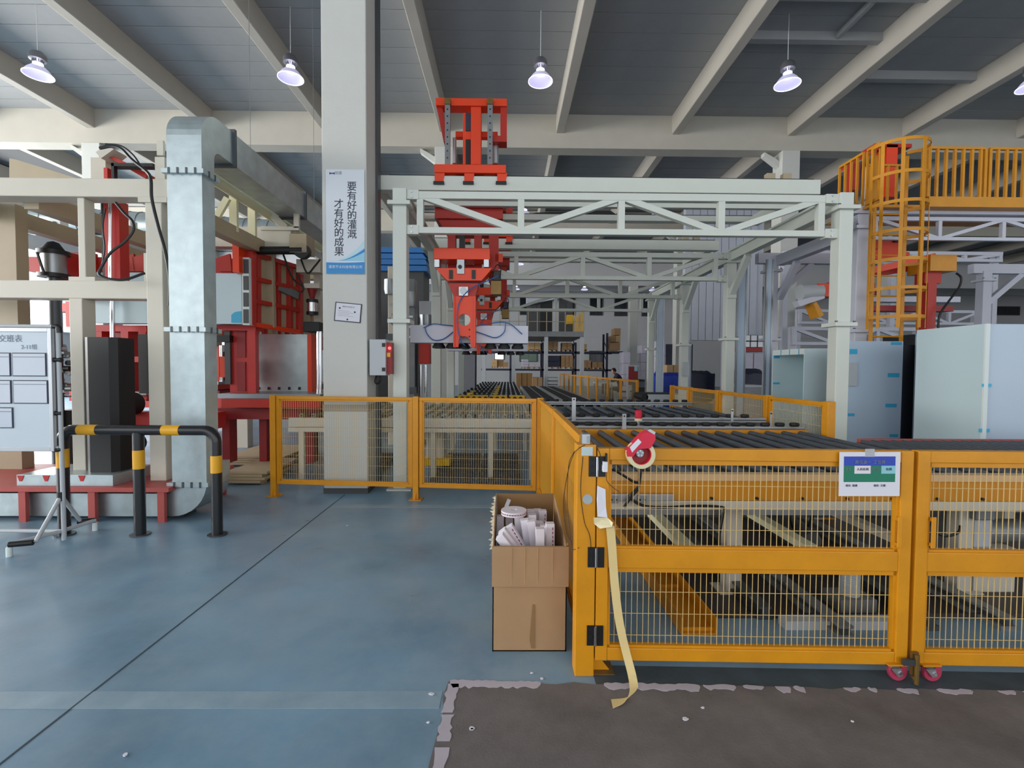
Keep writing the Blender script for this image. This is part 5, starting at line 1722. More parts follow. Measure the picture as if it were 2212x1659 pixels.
pockets = [(30, 762, 103, 813), (30, 821, 105, 872), (-45, 762, 26, 813), (-45, 821, 26, 872), (-45, 880, 28, 925), (-120, 762, -50, 813)]
for i, (a, b_, c_, d_) in enumerate(pockets):
    k = B(xw(a), xw(c_), Yw - .006, Yw - .001, zw(d_), zw(b_)).build('pocket_border', 'navy', wbd)
    B(xw(a + 2), xw(c_ - 2), Yw - .010, Yw - .005, zw(d_ - 2), zw(b_ + 2)).build('plastic_pocket', 'pocket', k)
    B(xw(a + 3), xw(c_ - 3), Yw - .0108, Yw - .0098, zw(b_ + 10), zw(b_ + 8.5)).build('pocket_line', 'ink_soft', k)
text_mesh('handwriting', '交班表', .07, 'ink_soft', (xw(26), Yw - .003, zw(724)), parent=wbd)
text_mesh('handwriting', '2-11组', .05, 'ink_soft', (xw(66), Yw - .003, zw(744)), parent=wbd)
# feet of the stand
def ft(px, py, z):
    return fl(px, py, z)


joint_ = Vector((xw(125, 1070), Yw + .03, .42))
f1 = Vector((PX(20, 3.98, 1190), 3.98, .05))
f2 = Vector((PX(205, 4.62, 1120), 4.62, .05))
hub = Vector((xw(126, 1140), Yw + .03, .10))
tube([f1 + Vector((.16, .06, .05)), joint_], .017, 10).build('brace', 'grey_box', wbd, smooth=True)
tube([f2 + Vector((-.1, -.04, .05)), joint_], .017, 10).build('brace', 'grey_box', wbd, smooth=True)
tube([f1 + Vector((0, 0, .05)), hub, f2 + Vector((0, 0, .05))], .017, 10).build('foot_bar', 'grey_box', wbd, smooth=True)
tube([f1 + Vector((0, 0, .05)), f1 + Vector((.15, .05, .05))], .024, 10).build('foot_joint', 'black', wbd, smooth=True)
tube([f2 + Vector((0, 0, .05)), f2 + Vector((-.12, -.05, .05))], .024, 10).build('foot_joint', 'black', wbd, smooth=True)
MB().lathe([(0, -.04), (.03, -.04), (.03, .04), (0, .04)], c=tuple(joint_), n=12).build('foot_joint', 'black', wbd)
for f in (f1, f2):
    MB().lathe([(0, 0), (.022, 0), (.022, .08), (0, .08)], c=(f.x, f.y, 0), n=12).build('foot_cap', 'film_edge', wbd, smooth=True)
tube([Vector((-5.6, Yw + .05, .1)), hub], .017, 10).build('cross_tube', 'grey_box', wbd, smooth=True)
# ================================================================ WRAPPED CABINETS ON THE RIGHT
def tape(nm_par, px0, py0, px1, py1, Y, m='film_tape'):
    pb(px0, py0, px1, py1, Y - .004, .006).build('blue_tape', m, nm_par)


ca = thing('wrapped_cabinet', 'tall pale blue film wrapped cabinet at the right picture edge', 'cabinet', (5.9, 5.7, 0), 'film wrapped cabinets')
xA = PX(2130, 5.2, 830)
zA = PZ(699, 5.2, 2130)
B(xA, xA + 1.5, 5.22, 6.10, .12, zA).build('body', 'film_cool', ca, bevel=.006)
B(xA - .012, xA, 5.22, 6.10, .12, zA).build('side_panel', 'film_blue', ca)
B(xA - .016, xA + .03, 5.205, 5.225, .12, zA).build('edge_seam', 'film_edge', ca)
B(xA + .05, xA + 1.45, 5.25, 6.05, 0, .12).build('plinth', 'steel_dark', ca)
tape(ca, 2122, 829, 2142, 836, 5.21, 'film_tape')
tape(ca, 2115, 926, 2138, 934, 5.21, 'film_tape')
cb = thing('wrapped_cabinet', 'film wrapped cabinet with a grey door plate behind the right gantry column', 'cabinet', (5.2, 7.0, 0), 'film wrapped cabinets')
YB = 6.72
pb(1826, 737, 1948, 960, YB, .03).build('door', 'film_cool', cb, bevel=.003)
B(PX(1826, YB), PX(1946, YB), YB + .03, YB + .26, .12, PZ(740, YB, 1890)).build('body', 'cabinet_dark', cb)
B(PX(1830, YB), PX(1944, YB), YB + .06, YB + .24, 0, .12).build('plinth', 'steel_dark', cb)
pb(1829, 783, 1852, 834, YB - .02, .02).build('door_plate', 'grey_box', cb, bevel=.003)
for (a, b_, c_, d_) in ((1828, 754, 1852, 765), (1918, 806, 1943, 815), (1913, 872, 1937, 880), (1828, 893, 1846, 899), (1925, 739, 1948, 745), (1922, 938, 1940, 944)):
    tape(cb, a, b_, c_, d_, YB)
cc = thing('wrapped_cabinet', 'narrow film wrapped cabinet with blue tape strips, between its two neighbours', 'cabinet', (5.95, 7.1, 0), 'film wrapped cabinets')
YC = 6.9
pb(1976, 721, 2030, 960, YC, .02).build('door', 'film_cool', cc)
B(PX(1986, YC), PX(2030, YC), YC + .02, YC + .7, .0, PZ(721, YC, 2000)).build('body', 'cabinet_dark', cc)
B(PX(1944, 6.99), PX(1990, 6.99), 6.985, 6.995, 0, PZ(745, 6.99, 1965)).build('gap_shade', 'cabinet_dark', cc)  # dark sheet added across the gap between cabinets, painting its shade
for (a, b_) in ((806, 814), (842, 850), (900, 907), (919, 928), (722, 727)):
    tape(cc, 1978, a, 2002, b_, YC, 'film_tape')
co = thing('open_cabinet', 'open sided white cabinet shell left of the right gantry column', 'cabinet', (5.0, 7.7, 0), 'film wrapped cabinets')
x0_, x1_, y0_, y1_ = PX(1668, 8.35, 850), PX(1750, 8.35, 850), 7.46, 8.37
zt_ = PZ(757, 8.35, 1670)
B(x0_, x1_ + .02, y1_ - .02, y1_, .1, zt_).build('end_panel', 'film_blue', co)
B(x1_, x1_ + .02, y0_, y1_ - .02, .1, zt_).build('back_panel', 'film_blue', co)
B(x0_, x1_ + .02, y0_, y0_ + .02, .1, zt_).build('end_panel', 'film_blue', co)
B(x0_, x1_, y0_ + .02, y1_ - .02, zt_ - .09, zt_).build('top_panel', 'film_edge', co)
B(x0_, x1_, y0_ + .02, y1_ - .02, .1, .15).build('bottom_panel', 'film_edge', co)
B(x0_ + .03, x1_, y0_ + .03, y1_ - .03, 0, .1).build('plinth', 'steel_dark', co)
for y in (7.6, 7.85, 8.1):
    B(x0_ - .003, x0_, y, y + .02, zt_ - .09, zt_).build('blue_tape', 'film_tape', co)
tape(co, 1672, 766, 1684, 774, y1_ - .025)
tape(co, 1670, 826, 1684, 830, y1_ - .025)

# ================================================================ SECOND GANTRY, PLATFORM, LADDER
Y2 = 7.2
sg2 = thing('gantry_frame', 'white gantry frame below the orange railing at the right', 'gantry', (7.2, Y2, 0), 'white gantry frames')
xl, xr2 = PX(1850, Y2, 600), PX(1850, Y2, 600) + .19
gcolumn(sg2, xl, xr2, Y2, PZ(462, Y2, 1865), 'white_cool')
gcolumn(sg2, 9.6, 9.79, Y2, PZ(462, Y2, 1865), 'white_cool')
truss(sg2, xr2 + .1, 9.55, Y2 + .05, PZ(466, Y2, 2050), PZ(517, Y2, 2050), 4, 'white_cool', .06)
B(xl - .1, 9.8, Y2 - .02, Y2 + .2, PZ(463, Y2, 2050), PZ(447, Y2, 2050)).build('head_beam', 'white_cool', sg2, bevel=.004)
B(xl + .02, xr2 - .02, Y2 + .2, 9.4, PZ(470, Y2, 1865) - .25, PZ(470, Y2, 1865) - .05).build('runway', 'white_cool', sg2)
bar(((xl + xr2) / 2, 9.4, 3.0), ((xl + xr2) / 2, 8.85, 3.6), .11, .09).build('knee_brace', 'white_cool', sg2)
for (x, y, lb) in ((PX(1672, 9.4, 600), 9.4, 'white gantry column next to the open cabinet'), (PX(2135, 10.2, 600), 10.2, 'white gantry column with brackets behind the wrapped cabinets')):
    t = thing('gantry_column', lb, 'column', (x, y, 0), 'single gantry columns')
    gcolumn(t, x - .1, x + .09, y, 3.75, 'white_cool')
    bar((x, y + .09, 3.0), (x + .8, y + .09, 3.7), .11, .1, up=(0, 1, 0)).build('knee_brace', 'white_cool', t)
    B(x - .3, x + 2.2, y + .02, y + .16, 3.7, 3.9).build('head_beam', 'white_cool', t)
# distant white trusses seen through the right side
for (xa, xb, y, zt_, zb_, lb) in ((7.0, 12.5, 12.0, PZ(540, 12.0, 1700), PZ(562, 12.0, 1700), 'slim distant truss seen below the second gantry beam'), (6.86, 13.0, 11.4, PZ(705, 11.4, 1700), PZ(745, 11.4, 1700), 'low white truss behind the wrapped cabinets'), (8.9, 14.5, 14.5, PZ(668, 14.5, 1800), PZ(700, 14.5, 1800), 'far low white truss right of the caged ladder')):
    t = thing('truss_beam', lb, 'truss', ((xa + xb) / 2, y, zb_), 'distant white trusses')
    truss(t, xa, xb, y, zt_, zb_, 6, 'white_cool', .09)
    for x in (xa, (xa + xb) / 2, xb - .12):
        B(x, x + .12, y + .1, y + .22, 0, zt_).build('column', 'white_cool', t)

# platform with orange railing
pl = thing('access_platform', 'orange railed access platform on top of the right gantry', 'platform', (7.4, 7.2, PZ(447, 7.0, 2100)))
zf0, zf1 = PZ(447, 7.0, 2100), PZ(425, 7.0, 2100)
zr = PZ(322, 7.0, 2100)
B(PX(2008, 7.0, 430), 9.8, 7.0, 7.05, zf0, zf1).build('fascia', 'orange', pl)
B(5.32, 9.8, 7.05, 7.95, zf0, zf0 + .04).build('deck', 'orange_beam', pl)
xrs = [PX(2008, 7.0, 370) + .128 * i for i in range(30)]
for x in xrs:
    if x < 9.7:
        B(x - .016, x + .016, 7.005, 7.04, zf1, zr).build('baluster', 'orange', pl)
for (a, b_) in ((PX(2008, 7.0, 330), PX(2130, 7.0, 330)), (PX(2140, 7.0, 330), 9.8)):
    B(a, b_, 7.0, 7.045, zr, zr + .035).build('top_rail', 'orange', pl)
for px in (2130, 2140):
    B(PX(px, 7.0, 370) - .02, PX(px, 7.0, 370) + .02, 7.0, 7.045, zf1, zr).build('rail_post', 'orange', pl)
# left end railing running back
xe = 5.33
for (ya, yb) in ((6.88, 7.12), (7.2, 7.72)):
    B(xe - .018, xe + .018, ya, yb, zr, zr + .035).build('top_rail', 'orange', pl)
    B(xe - .018, xe + .018, ya, yb, zf1 - .1, zf1 - .06).build('toe_rail', 'orange', pl)
    k = 3 if yb - ya < .3 else 5
    for i in range(k):
        y = ya + (yb - ya) * i / (k - 1)
        B(xe - .016, xe + .016, y - .012, y + .012, zf1 - .1, zr).build('baluster', 'orange', pl)
for i in range(4):
    x = 5.75 + .14 * i
    B(x - .014, x + .014, 7.6, 7.63, zf1, zr).build('baluster', 'orange', pl)
B(5.7, 6.3, 7.6, 7.63, zr, zr + .03).build('top_rail', 'orange', pl)

# caged ladder
lx, ly, rr_ = PX(1952, 6.8, 500), 6.88, .37
ly = 6.95
ld = thing('cage_ladder', 'yellow orange ladder with hooped safety cage at the right', 'ladder', (lx, 7.0, 0))
for s in (-1, 1):
    bar((lx + s * .23, 7.06, 0), (lx + s * .23, 7.06, 4.75), .05, .02).build('stile', 'orange', ld)
z = .3
while z < 4.0:
    tube([(lx - .23, 7.06, z), (lx + .23, 7.06, z)], .012, 8).build('rung', 'orange', ld)
    z += .3
hz = [4.80, 4.36, 3.96, 3.56, 3.16, 2.76, 2.36]
# hoop angles measured from the ladder plane, through the front
def hp_(a):
    return lx + rr_ * math.cos(a), ly - rr_ * .98 * math.sin(a)


N = 26
for z in hz:
    mb = MB()
    ps_ = [(lx - .23, 7.06)] + [hp_(math.pi - math.pi * i / N) for i in range(N + 1)] + [(lx + .23, 7.06)]
    for i in range(len(ps_) - 1):
        (xa, ya), (xb, yb) = ps_[i], ps_[i + 1]
        mb.bar((xa, ya, z), (xb, yb, z), .008, .045)
    mb.build('hoop', 'orange', ld)
for a in (0, math.pi * .2, math.pi * .42, math.pi * .66, math.pi * .86, math.pi):
    x, y = hp_(a)
    bar((x, y, 2.2), (x, y, 4.82), .045 if abs(a - math.pi * .42) > .01 else .055, .008, up=(x - lx, y - ly, 0)).build('cage_strap', 'orange', ld)

# red robot of the second line
r2 = thing('transfer_robot', 'red transfer robot with orange motor box behind the caged ladder', 'robot', (PX(1950, 8.0, 600), 8.0, 1.9))
Q = lambda nm, m, *a: pb(*a).build(nm, m, r2)
Q('mast', 'robot_red', 1914, 312, 1938, 425, 8.0, .25)
Q('mast', 'robot_deep', 1842, 352, 1858, 410, 8.2, .2)
MB().prism(poly_px([(1832, 352), (1905, 308), (1905, 318), (1832, 362)], 8.0), 8.0, 8.2, 'y').build('tilt_arm', 'robot_deep', r2)
Q('mast_top', 'robot_deep', 1890, 310, 1970, 318, 8.0, .3)
Q('rail_tube', 'white_cool', 1870, 360, 1878, 430, 8.1, .1)
Q('rail_tube', 'grey_box', 1880, 362, 1884, 430, 8.1, .1)
Q('cross_head', 'robot_red', 1884, 520, 1958, 545, 8.0, .4)
MB().prism(poly_px([(1884, 545), (1900, 535), (1965, 545), (1965, 552), (1884, 560)], 7.9), 7.9, 8.2, 'y').build('bracket', 'robot_red', r2)
bar(at(1880, 585, 7.8), at(2015, 555, 7.8), .12, .1).build('boom', 'robot_red', r2)
bar(at(1850, 598, 8.2), at(2010, 572, 8.2), .12, .1).build('boom', 'robot_deep', r2)
Q('motor_box', 'orange', 2010, 550, 2067, 585, 7.7, .45)
Q('leg', 'robot_deep', 1998, 585, 2034, 612, 7.8, .2)
Q('leg', 'robot_deep', 2003, 612, 2022, 720, 7.8, .2)
Q('crossbar', 'red_dark', 1880, 660, 2060, 672, 8.2, .2)
Q('crossbar', 'white_cool', 1880, 640, 2075, 652, 8.6, .2)
Q('fixture', 'black', 1934, 508, 1950, 522, 7.95, .1)
for pts in ([(2066, 590), (2076, 600), (2072, 620), (2050, 650), (2030, 680), (2026, 715)], [(1835, 600), (1850, 590), (1872, 600)]):
    cable('robot_hose', [at(px, py, 7.7) for px, py in pts], .016, 'black', r2)
tube([at(1728, 632, 8.3), at(1772, 630, 8.3)], .14, 18).build('canister', 'grey_box', r2, smooth=True)
Q('claw', 'robot_red', 1768, 612, 1806, 640, 8.2, .3)
MB().prism(poly_px([(1722, 650), (1782, 634), (1782, 644), (1728, 662)], 8.2), 8.2, 8.35, 'y').build('side_arm', 'white_cool', r2)
MB().prism(poly_px([(1757, 655), (1764, 652), (1780, 680), (1770, 686)], 8.15), 8.15, 8.4, 'y').build('gripper_pad', 'orange', r2)
Q('crossbeam', 'robot_deep', 1790, 610, 1890, 640, 8.3, .25)

# bluish glass guard panels beside the columns
for (px0, px1, py0, py1, Y, lb) in ((1590, 1608, 560, 850, 9.6, 'narrow bluish guard panel beside the second gantry column'), (1652, 1664, 560, 850, 9.0, 'narrow bluish guard panel left of the open cabinet'), (1418, 1432, 640, 850, 14.4, 'distant bluish guard panel beside the fourth gantry column')):
    t = thing('guard_panel', lb, 'panel', (PX((px0 + px1) / 2, Y), Y, 0), 'bluish guard panels')
    B(PX(px0, Y), PX(px1, Y), Y, Y + .02, .05, PZ(py0, Y, px0)).build('pane', 'film_cool', t)
    for px in (px0, px1):
        B(PX(px, Y) - .015, PX(px, Y) + .015, Y - .01, Y + .03, 0, PZ(py0, Y, px)).build('panel_frame', 'steel', t)

# ================================================================ GREY MACHINES BEHIND THE LEFT GANTRY COLUMNS
bh = thing('blue_hood', 'blue corrugated hood above the grey machine left of the robot', 'hood', (PX(870, 12.5, 560), 12.8, PZ(640, 12.5, 870)))
x0_, x1_ = PX(780, 12.5, 560), PX(922, 12.5, 560)
ztop, zlow = PZ(533, 12.5, 870), PZ(585, 12.5, 870)
for k in range(4):
    a, c_ = zlow + (ztop - zlow) * k / 4, zlow + (ztop - zlow) * (k + 1) / 4
    MB().prism([(x0_, a), (x1_ - .05 * (k == 3), a), (x1_ - .05 * (k > 1) - .03 * k, c_ - .02), (x0_, c_ - .02)], 12.5 - .03 * (k % 2), 13.6, 'y').build('hood_panel', 'blue_hood', bh)
B(x0_, x1_ - .1, 12.6, 13.5, 0, zlow).build('machine_body', 'grey_deep', bh)
for (px0, py0, px1, py1, Y, d_, m, lb, nm) in ((880, 602, 896, 850, 9.9, .3, 'grey_mach', 'grey upright valve tower right of the left gantry column', 'valve_tower'), (906, 650, 934, 700, 10.5, .4, 'grey_box', 'pale grey machine block left of the second gantry column', 'machine_block'),
                                               (838, 575, 850, 735, 9.8, .3, 'beige', 'beige upright behind the grey control box', 'machine_upright')):
    t = thing(nm, lb, 'machine', (PX((px0 + px1) / 2, Y), Y, 0))
    B(PX(px0, Y), PX(px1, Y), Y, Y + d_, 0, PZ(py0, Y, px0)).build('housing', m, t, bevel=.01)
    c = at((px0 + px1) / 2, py0 + 40, Y)
    MB().lathe([(0, -.2), (.11, -.2), (.13, -.1), (.13, .1), (0, .1)], c=(c.x, c.y, c.z), n=16).build('cylinder', 'steel', t, smooth=True)
    B(PX(px0, Y) - .03, PX(px1, Y) + .03, Y - .03, Y + d_, PZ(py1, Y, px0) - .0, PZ(py1 - 14, Y, px0)).build('skirt', 'steel_dark', t)
    for k in range(3):
        pb(px0 + 3, py0 + 80 + 22 * k, px1 - 4, py0 + 84 + 22 * k, Y - .02, .03).build('clamp_band', 'alu', t)
rs = thing('rod_press', 'small red press with chrome guide rods behind the gantry column', 'press', (PX(915, 10.0, 800), 10.0, 0))
for px in (909, 920):
    tube([at(px, 788, 10.0), (at(px, 788, 10.0).x, 10.0, .1)], .03, 12).build('guide_rod', 'chrome', rs, smooth=True)
pb(904, 742, 928, 786, 9.95, .25).build('press_head', 'robot_deep', rs, bevel=.01)
pb(896, 735, 902, 850, 10.0, .05).build('hose_bundle', 'black', rs)
B(PX(896, 10.0), PX(928, 10.0), 9.9, 10.4, 0, .1).build('press_base', 'steel_dark', rs)
wp = thing('white_panel', 'plain white upright panel standing beside the wheel table', 'panel', (PX(1014, 15.4), 15.6, 0))
B(PX(1003, 15.6), PX(1026, 15.6), 15.6, 15.75, 0, PZ(762, 15.6, 1014)).build('panel_face', 'white_cool', wp)
B(PX(990, 15.5), PX(1002, 15.5), 15.5, 15.7, 0, PZ(760, 15.5, 995)).build('panel_post', 'beige', wp)
B(PX(1026, 15.6), PX(1029, 15.6), 15.6, 15.75, 0, PZ(762, 15.6, 1014)).build('panel_edge', 'navy', wp)

# ================================================================ MEZZANINE AND PALLET RACKS
YM = 26.0
mz = thing('mezzanine', 'raised steel mezzanine with cabin doors and yellow gate in the distance', 'mezzanine', (1.5, YM, 0))
zfl = PZ(716, YM, 1200)
xm0, xm1 = PX(1040, YM, 720), PX(1261, YM, 720)
B(xm0, xm1, YM, YM + 5, zfl - .28, zfl).build('deck', 'grey_mach', mz)
for px in (1045, 1109, 1180, 1258):
    B(PX(px, YM) - .1, PX(px, YM) + .1, YM + .1, YM + .3, 0, zfl - .28).build('post', 'grey_box', mz)
zrl = PZ(672, YM, 1200)
for k in range(12):
    x = xm0 + (xm1 - xm0) * k / 11
    B(x - .02, x + .02, YM, YM + .05, zfl, zrl).build('rail_post', 'beige_dark', mz)
for zz in (zrl, (zrl + zfl) / 2):
    B(xm0, xm1, YM, YM + .05, zz - .03, zz).build('handrail', 'beige_dark', mz)
for k in range(8):
    y = YM + .2 + .55 * k
    B(xm1 - .05, xm1, y, y + .06, zfl, zrl).build('yellow_bar', 'yellow', mz)
pb(1225, 680, 1238, 700, YM + .6, .4).build('yellow_cabinet', 'yellow', mz)
for (a, b_, m) in ((1137, 1166, 'grey_deep'), (1166, 1192, 'black'), (1192, 1206, 'grey_box'), (1206, 1236, 'grey_deep')):
    B(PX(a, YM + 3), PX(b_, YM + 3), YM + 3, YM + 3.2, zfl, PZ(645, YM + 3, 1200)).build('cabin_wall', m, mz)
pb(1147, 655, 1158, 676, YM + 2.97, .04).build('cabin_window', 'glass_dark', mz)
pb(1208, 652, 1222, 679, YM + 2.97, .04).build('cabin_window', 'glass_dark', mz)
MB().prism(poly_px([(1137, 640), (1212, 640), (1212, 645), (1137, 660)], YM + 2.8), YM + 2.5, YM + 3.3, 'y').build('cabin_roof', 'wall_panel', mz)

YR = 29.0
rk = thing('pallet_rack', 'long navy pallet rack with cartons under the mezzanine', 'rack', (2.5, YR, 0))
zl = [PZ(759, YR, 1200), PZ(797, YR, 1200)]
xr0, xr3 = PX(1040, YR), PX(1330, YR)
for px in (1045, 1103, 1172, 1243, 1311):
    x = PX(px, YR)
    for yy in (YR, YR + 1.1):
        B(x - .06, x + .06, yy, yy + .1, 0, PZ(718 if px > 1300 else 739, YR)).build('upright', 'navy', rk)
    for k in range(4):
        bar((x, YR + .05, .4 + .8 * k), (x, YR + 1.15, 1.0 + .8 * k), .04, .04).build('brace', 'navy', rk)
for z in zl:
    for yy in (YR, YR + 1.1):
        B(xr0, xr3, yy, yy + .08, z - .12, z).build('shelf_beam', 'navy', rk)
    B(xr0, xr3, YR + .1, YR + 1.1, z - .04, z - .01).build('shelf_deck', 'steel_dark', rk)


def stack(px0, py0, px1, py1, Y, m, label, cat='carton', nx=1, nz=1, d_=.9, group='goods in the distance', nm='carton_stack', pallet=True, floor=False):
    """cartons standing on a pallet, every carton its own part"""
    x0, x1, z0, z1 = PX(px0, Y, py1), PX(px1, Y, py1), (0.0 if floor else PZ(py1, Y, px0)), PZ(py0, Y, px0)
    t = thing(nm, label, cat, ((x0 + x1) / 2, Y, z0), group)
    h0 = z0
    if pallet:
        h0 = z0 + .1
        B(x0, x1, Y, Y + d_, z0 + .07, h0).build('pallet_deck', 'wood', t)
        for f in (0, .45, .9):
            B(x0 + (x1 - x0) * f, x0 + (x1 - x0) * (f + .1), Y, Y + d_, z0, z0 + .07).build('pallet_block', 'wood', t)
    r_ = random.Random(int(px0 * 7 + py0))
    for i in range(nx):
        for k in range(nz):
            a = x0 + (x1 - x0) * i / nx
            b_ = x0 + (x1 - x0) * (i + 1) / nx
            o_ = r_.uniform(0, .03)
            B(a + .01, b_ - .01, Y + o_, Y + d_ - .02 + o_, h0 + (z1 - h0) * k / nz + .004, h0 + (z1 - h0) * (k + 1) / nz - .004).build('carton' if m.startswith('card') else 'bundle', m, t, bevel=.02 if not m.startswith('card') else 0)
    return t


for a in [(1141, 740, 1168, 758, YR + .1, 'card_light', 'pale cartons on the upper rack shelf, left bay', 'carton', 2, 2), (1184, 738, 1206, 758, YR + .1, 'card', 'tall cartons strapped on the upper rack shelf, second bay', 'carton', 2, 2),
          (1214, 740, 1236, 758, YR + .1, 'card', 'low cartons on the upper rack shelf, second bay right', 'carton', 2, 2), (1258, 743, 1268, 758, YR + .1, 'card_light', 'small parcel on the upper rack shelf, third bay', 'carton', 1, 1),
          (1062, 777, 1074, 795, YR + .1, 'card_light', 'yellowish carton on the lower rack shelf, far left', 'carton', 1, 2), (1074, 778, 1088, 795, YR + .15, 'card_dark', 'dark carton on the lower rack shelf, far left', 'carton', 1, 1),
          (1088, 782, 1098, 795, YR + .1, 'card', 'small carton at the right of the far left shelf bay', 'carton', 1, 1), (1127, 776, 1142, 796, YR + .1, 'plastic_wrap', 'white wrapped bags on the lower shelf below the green window', 'bag', 1, 3),
          (1143, 787, 1168, 796, YR + .1, 'plastic_wrap', 'loose white bags on the lower shelf, second bay', 'bag', 2, 1), (1180, 768, 1210, 796, YR + .1, 'navy', 'dark blue film wrapped load on the lower rack shelf', 'pallet load', 1, 2),
          (1212, 767, 1238, 796, YR + .1, 'card', 'neat block of brown cartons on the lower rack shelf', 'carton', 3, 3), (1259, 778, 1277, 797, YR + .1, 'card', 'cartons on the lower rack shelf, third bay left', 'carton', 2, 2),
          (1279, 782, 1302, 797, YR + .1, 'card', 'flat cartons on the lower rack shelf, third bay right', 'carton', 2, 1)]:
    stack(*a)
for a in [(1318, 740, 1340, 757, YR - .3, 'card', 'large carton carrying two smaller ones above the rack end', 'carton', 1, 1), (1320, 725, 1330, 739, YR - .3, 'card', 'middle left carton of the tower at the rack end', 'carton', 1, 1),
          (1330, 725, 1341, 739, YR - .3, 'card_light', 'middle right carton of the tower at the rack end', 'carton', 1, 1), (1327, 709, 1341, 724, YR - .3, 'card', 'topmost carton of the tower at the rack end', 'carton', 1, 1)]:
    stack(*a, pallet=False)
B(PX(1316, YR - .3), PX(1345, YR - .3), YR - .35, YR + .9, PZ(757, YR - .3) - .12, PZ(757, YR - .3) - .01).build('shelf_beam', 'navy', rk)
for a in [(1115, 806, 1150, 845, 24.0, 'card_dark', 'brown carton pile on the floor left of the fence row', 'carton', 3, 2), (1150, 815, 1172, 846, 23.6, 'card', 'open brown cartons on the floor beside the belt lanes', 'carton', 2, 2),
          (1183, 815, 1206, 846, 24.5, 'alu', 'stack of silver trays at the far fence end', 'trays', 1, 6)]:
    stack(*a, pallet=False, floor=True)
for a in [(1345, 760, 1362, 812, 26.5, 'plastic_wrap', 'tall wrapped white load left of the distant column', 'pallet load', 1, 4), (1384, 745, 1408, 830, 27.0, 'plastic_wrap', 'tall wrapped white load right of the distant column', 'pallet load', 2, 6),
          (1424, 735, 1438, 810, 22.5, 'plastic_wrap', 'white wrapped load beside the bluish guard panel', 'pallet load', 1, 4), (1606, 723, 1652, 750.6, 18.0, 'alu', 'silver wrapped goods on a red shelf behind the gantry columns', 'goods', 3, 2),
          (1602, 762, 1654, 800, 15.0, 'plastic_wrap', 'big white plastic wrapped bale behind the gantry columns', 'bale', 2, 2), (1440, 788, 1470, 806, 16.5, 'card_light', 'paper and cartons lying on the blue tarp stack', 'carton', 2, 1)]:
    stack(*a, pallet=False, floor='red shelf' not in a[6] and 'tarp' not in a[6])
sh2 = thing('red_shelf', 'red shelf beam below the silver wrapped goods', 'shelf', (PX(1628, 18), 18, 0))
B(PX(1604, 18), PX(1656, 18), 17.95, 18.9, PZ(758, 18, 1606) - .02, PZ(750.6, 18, 1606)).build('shelf_beam', 'red', sh2)
for px in (1606, 1652):
    B(PX(px, 18) - .05, PX(px, 18) + .05, 18.0, 18.1, 0, PZ(758, 18)).build('shelf_post', 'navy', sh2)
# blue tarp covered loads and dark machines behind the right fence
for (px0, py0, px1, py1, Y, m, lb) in ((1424, 801, 1476, 853, 16.2, 'blue_tarp', 'bright blue tarp covered load behind the distant fence end'), (1598, 795, 1658, 815, 13.5, 'navy', 'dark navy wrapped bundles under the white bale'),
                                       (1494, 800, 1545, 830, 22.3, 'navy', 'dark goods in the doorway of the ribbed partition')):
    t = thing('covered_load', lb, 'covered load', (PX((px0 + px1) / 2, Y), Y, 0), 'covered loads')
    x0_, x1_ = PX(px0, Y), PX(px1, Y)
    zt_ = PZ(py0, Y, px0)
    n_ = 6
    vs2, fs2 = [], []
    r_ = random.Random(px0)
    for j in range(n_ + 1):
        for i in range(n_ + 1):
            vs2.append((x0_ + (x1_ - x0_) * i / n_, Y + .9 * j / n_, zt_ - r_.uniform(0, .12) - (.1 if i in (0, n_) or j in (0, n_) else 0)))
    for j in range(n_):
        for i in range(n_):
            a = j * (n_ + 1) + i
            fs2.append((a, a + 1, a + n_ + 2, a + n_ + 1))
    k0 = len(vs2)
    ring = [i for i in range(n_ + 1)] + [(n_ + 1) * j + n_ for j in range(1, n_ + 1)] + [(n_ + 1) * n_ + i for i in range(n_ - 1, -1, -1)] + [(n_ + 1) * j for j in range(n_ - 1, 0, -1)]
    for q in ring:
        v = vs2[q]
        vs2.append((v[0] + r_.uniform(-.05, .05), v[1] + r_.uniform(-.05, .05), .1))
    L_ = len(ring)
    for i in range(L_):
        fs2.append((ring[i], ring[(i + 1) % L_], k0 + (i + 1) % L_, k0 + i))
    MB().add(vs2, fs2).build('cover', m, t, smooth=True)
    B(x0_ + .05, x1_ - .05, Y + .05, Y + .85, 0, .1).build('pallet', 'wood', t)
wbn = thing('work_bench', 'grey work bench with a metal edge in front of the white bale', 'bench', (PX(1630, 12), 12, 0))
B(PX(1602, 12), PX(1655, 12), 12.0, 13.0, PZ(829, 12) - .05, PZ(829, 12)).build('bench_top', 'grey_box', wbn)
B(PX(1604, 12), PX(1653, 12), 12.05, 12.9, 0, PZ(829, 12) - .05).build('bench_body', 'grey_mach', wbn)
bt_ = thing('belt_conveyor', 'low grey belt conveyor with black end roller behind the wheel rails', 'conveyor', (PX(1430, 12.2), 12.2, 0), 'roller conveyors')
zt_ = PZ(852, 12.2, 1430)
B(PX(1398, 12.2), PX(1475, 12.2), 12.2, 13.0, zt_ - .16, zt_).build('bed', 'grey_box', bt_)
B(PX(1398, 12.2), PX(1475, 12.2), 12.22, 12.98, zt_, zt_ + .02).build('belt', 'rubber', bt_)
tube([(PX(1394, 12.2), 12.2, zt_ - .07), (PX(1394, 12.2), 13.0, zt_ - .07)], .09, 14).build('end_roller', 'rubber', bt_, smooth=True)
for px in (1405, 1468):
    B(PX(px, 12.2) - .04, PX(px, 12.2) + .04, 12.3, 12.4, 0, zt_ - .16).build('leg', 'beige', bt_)
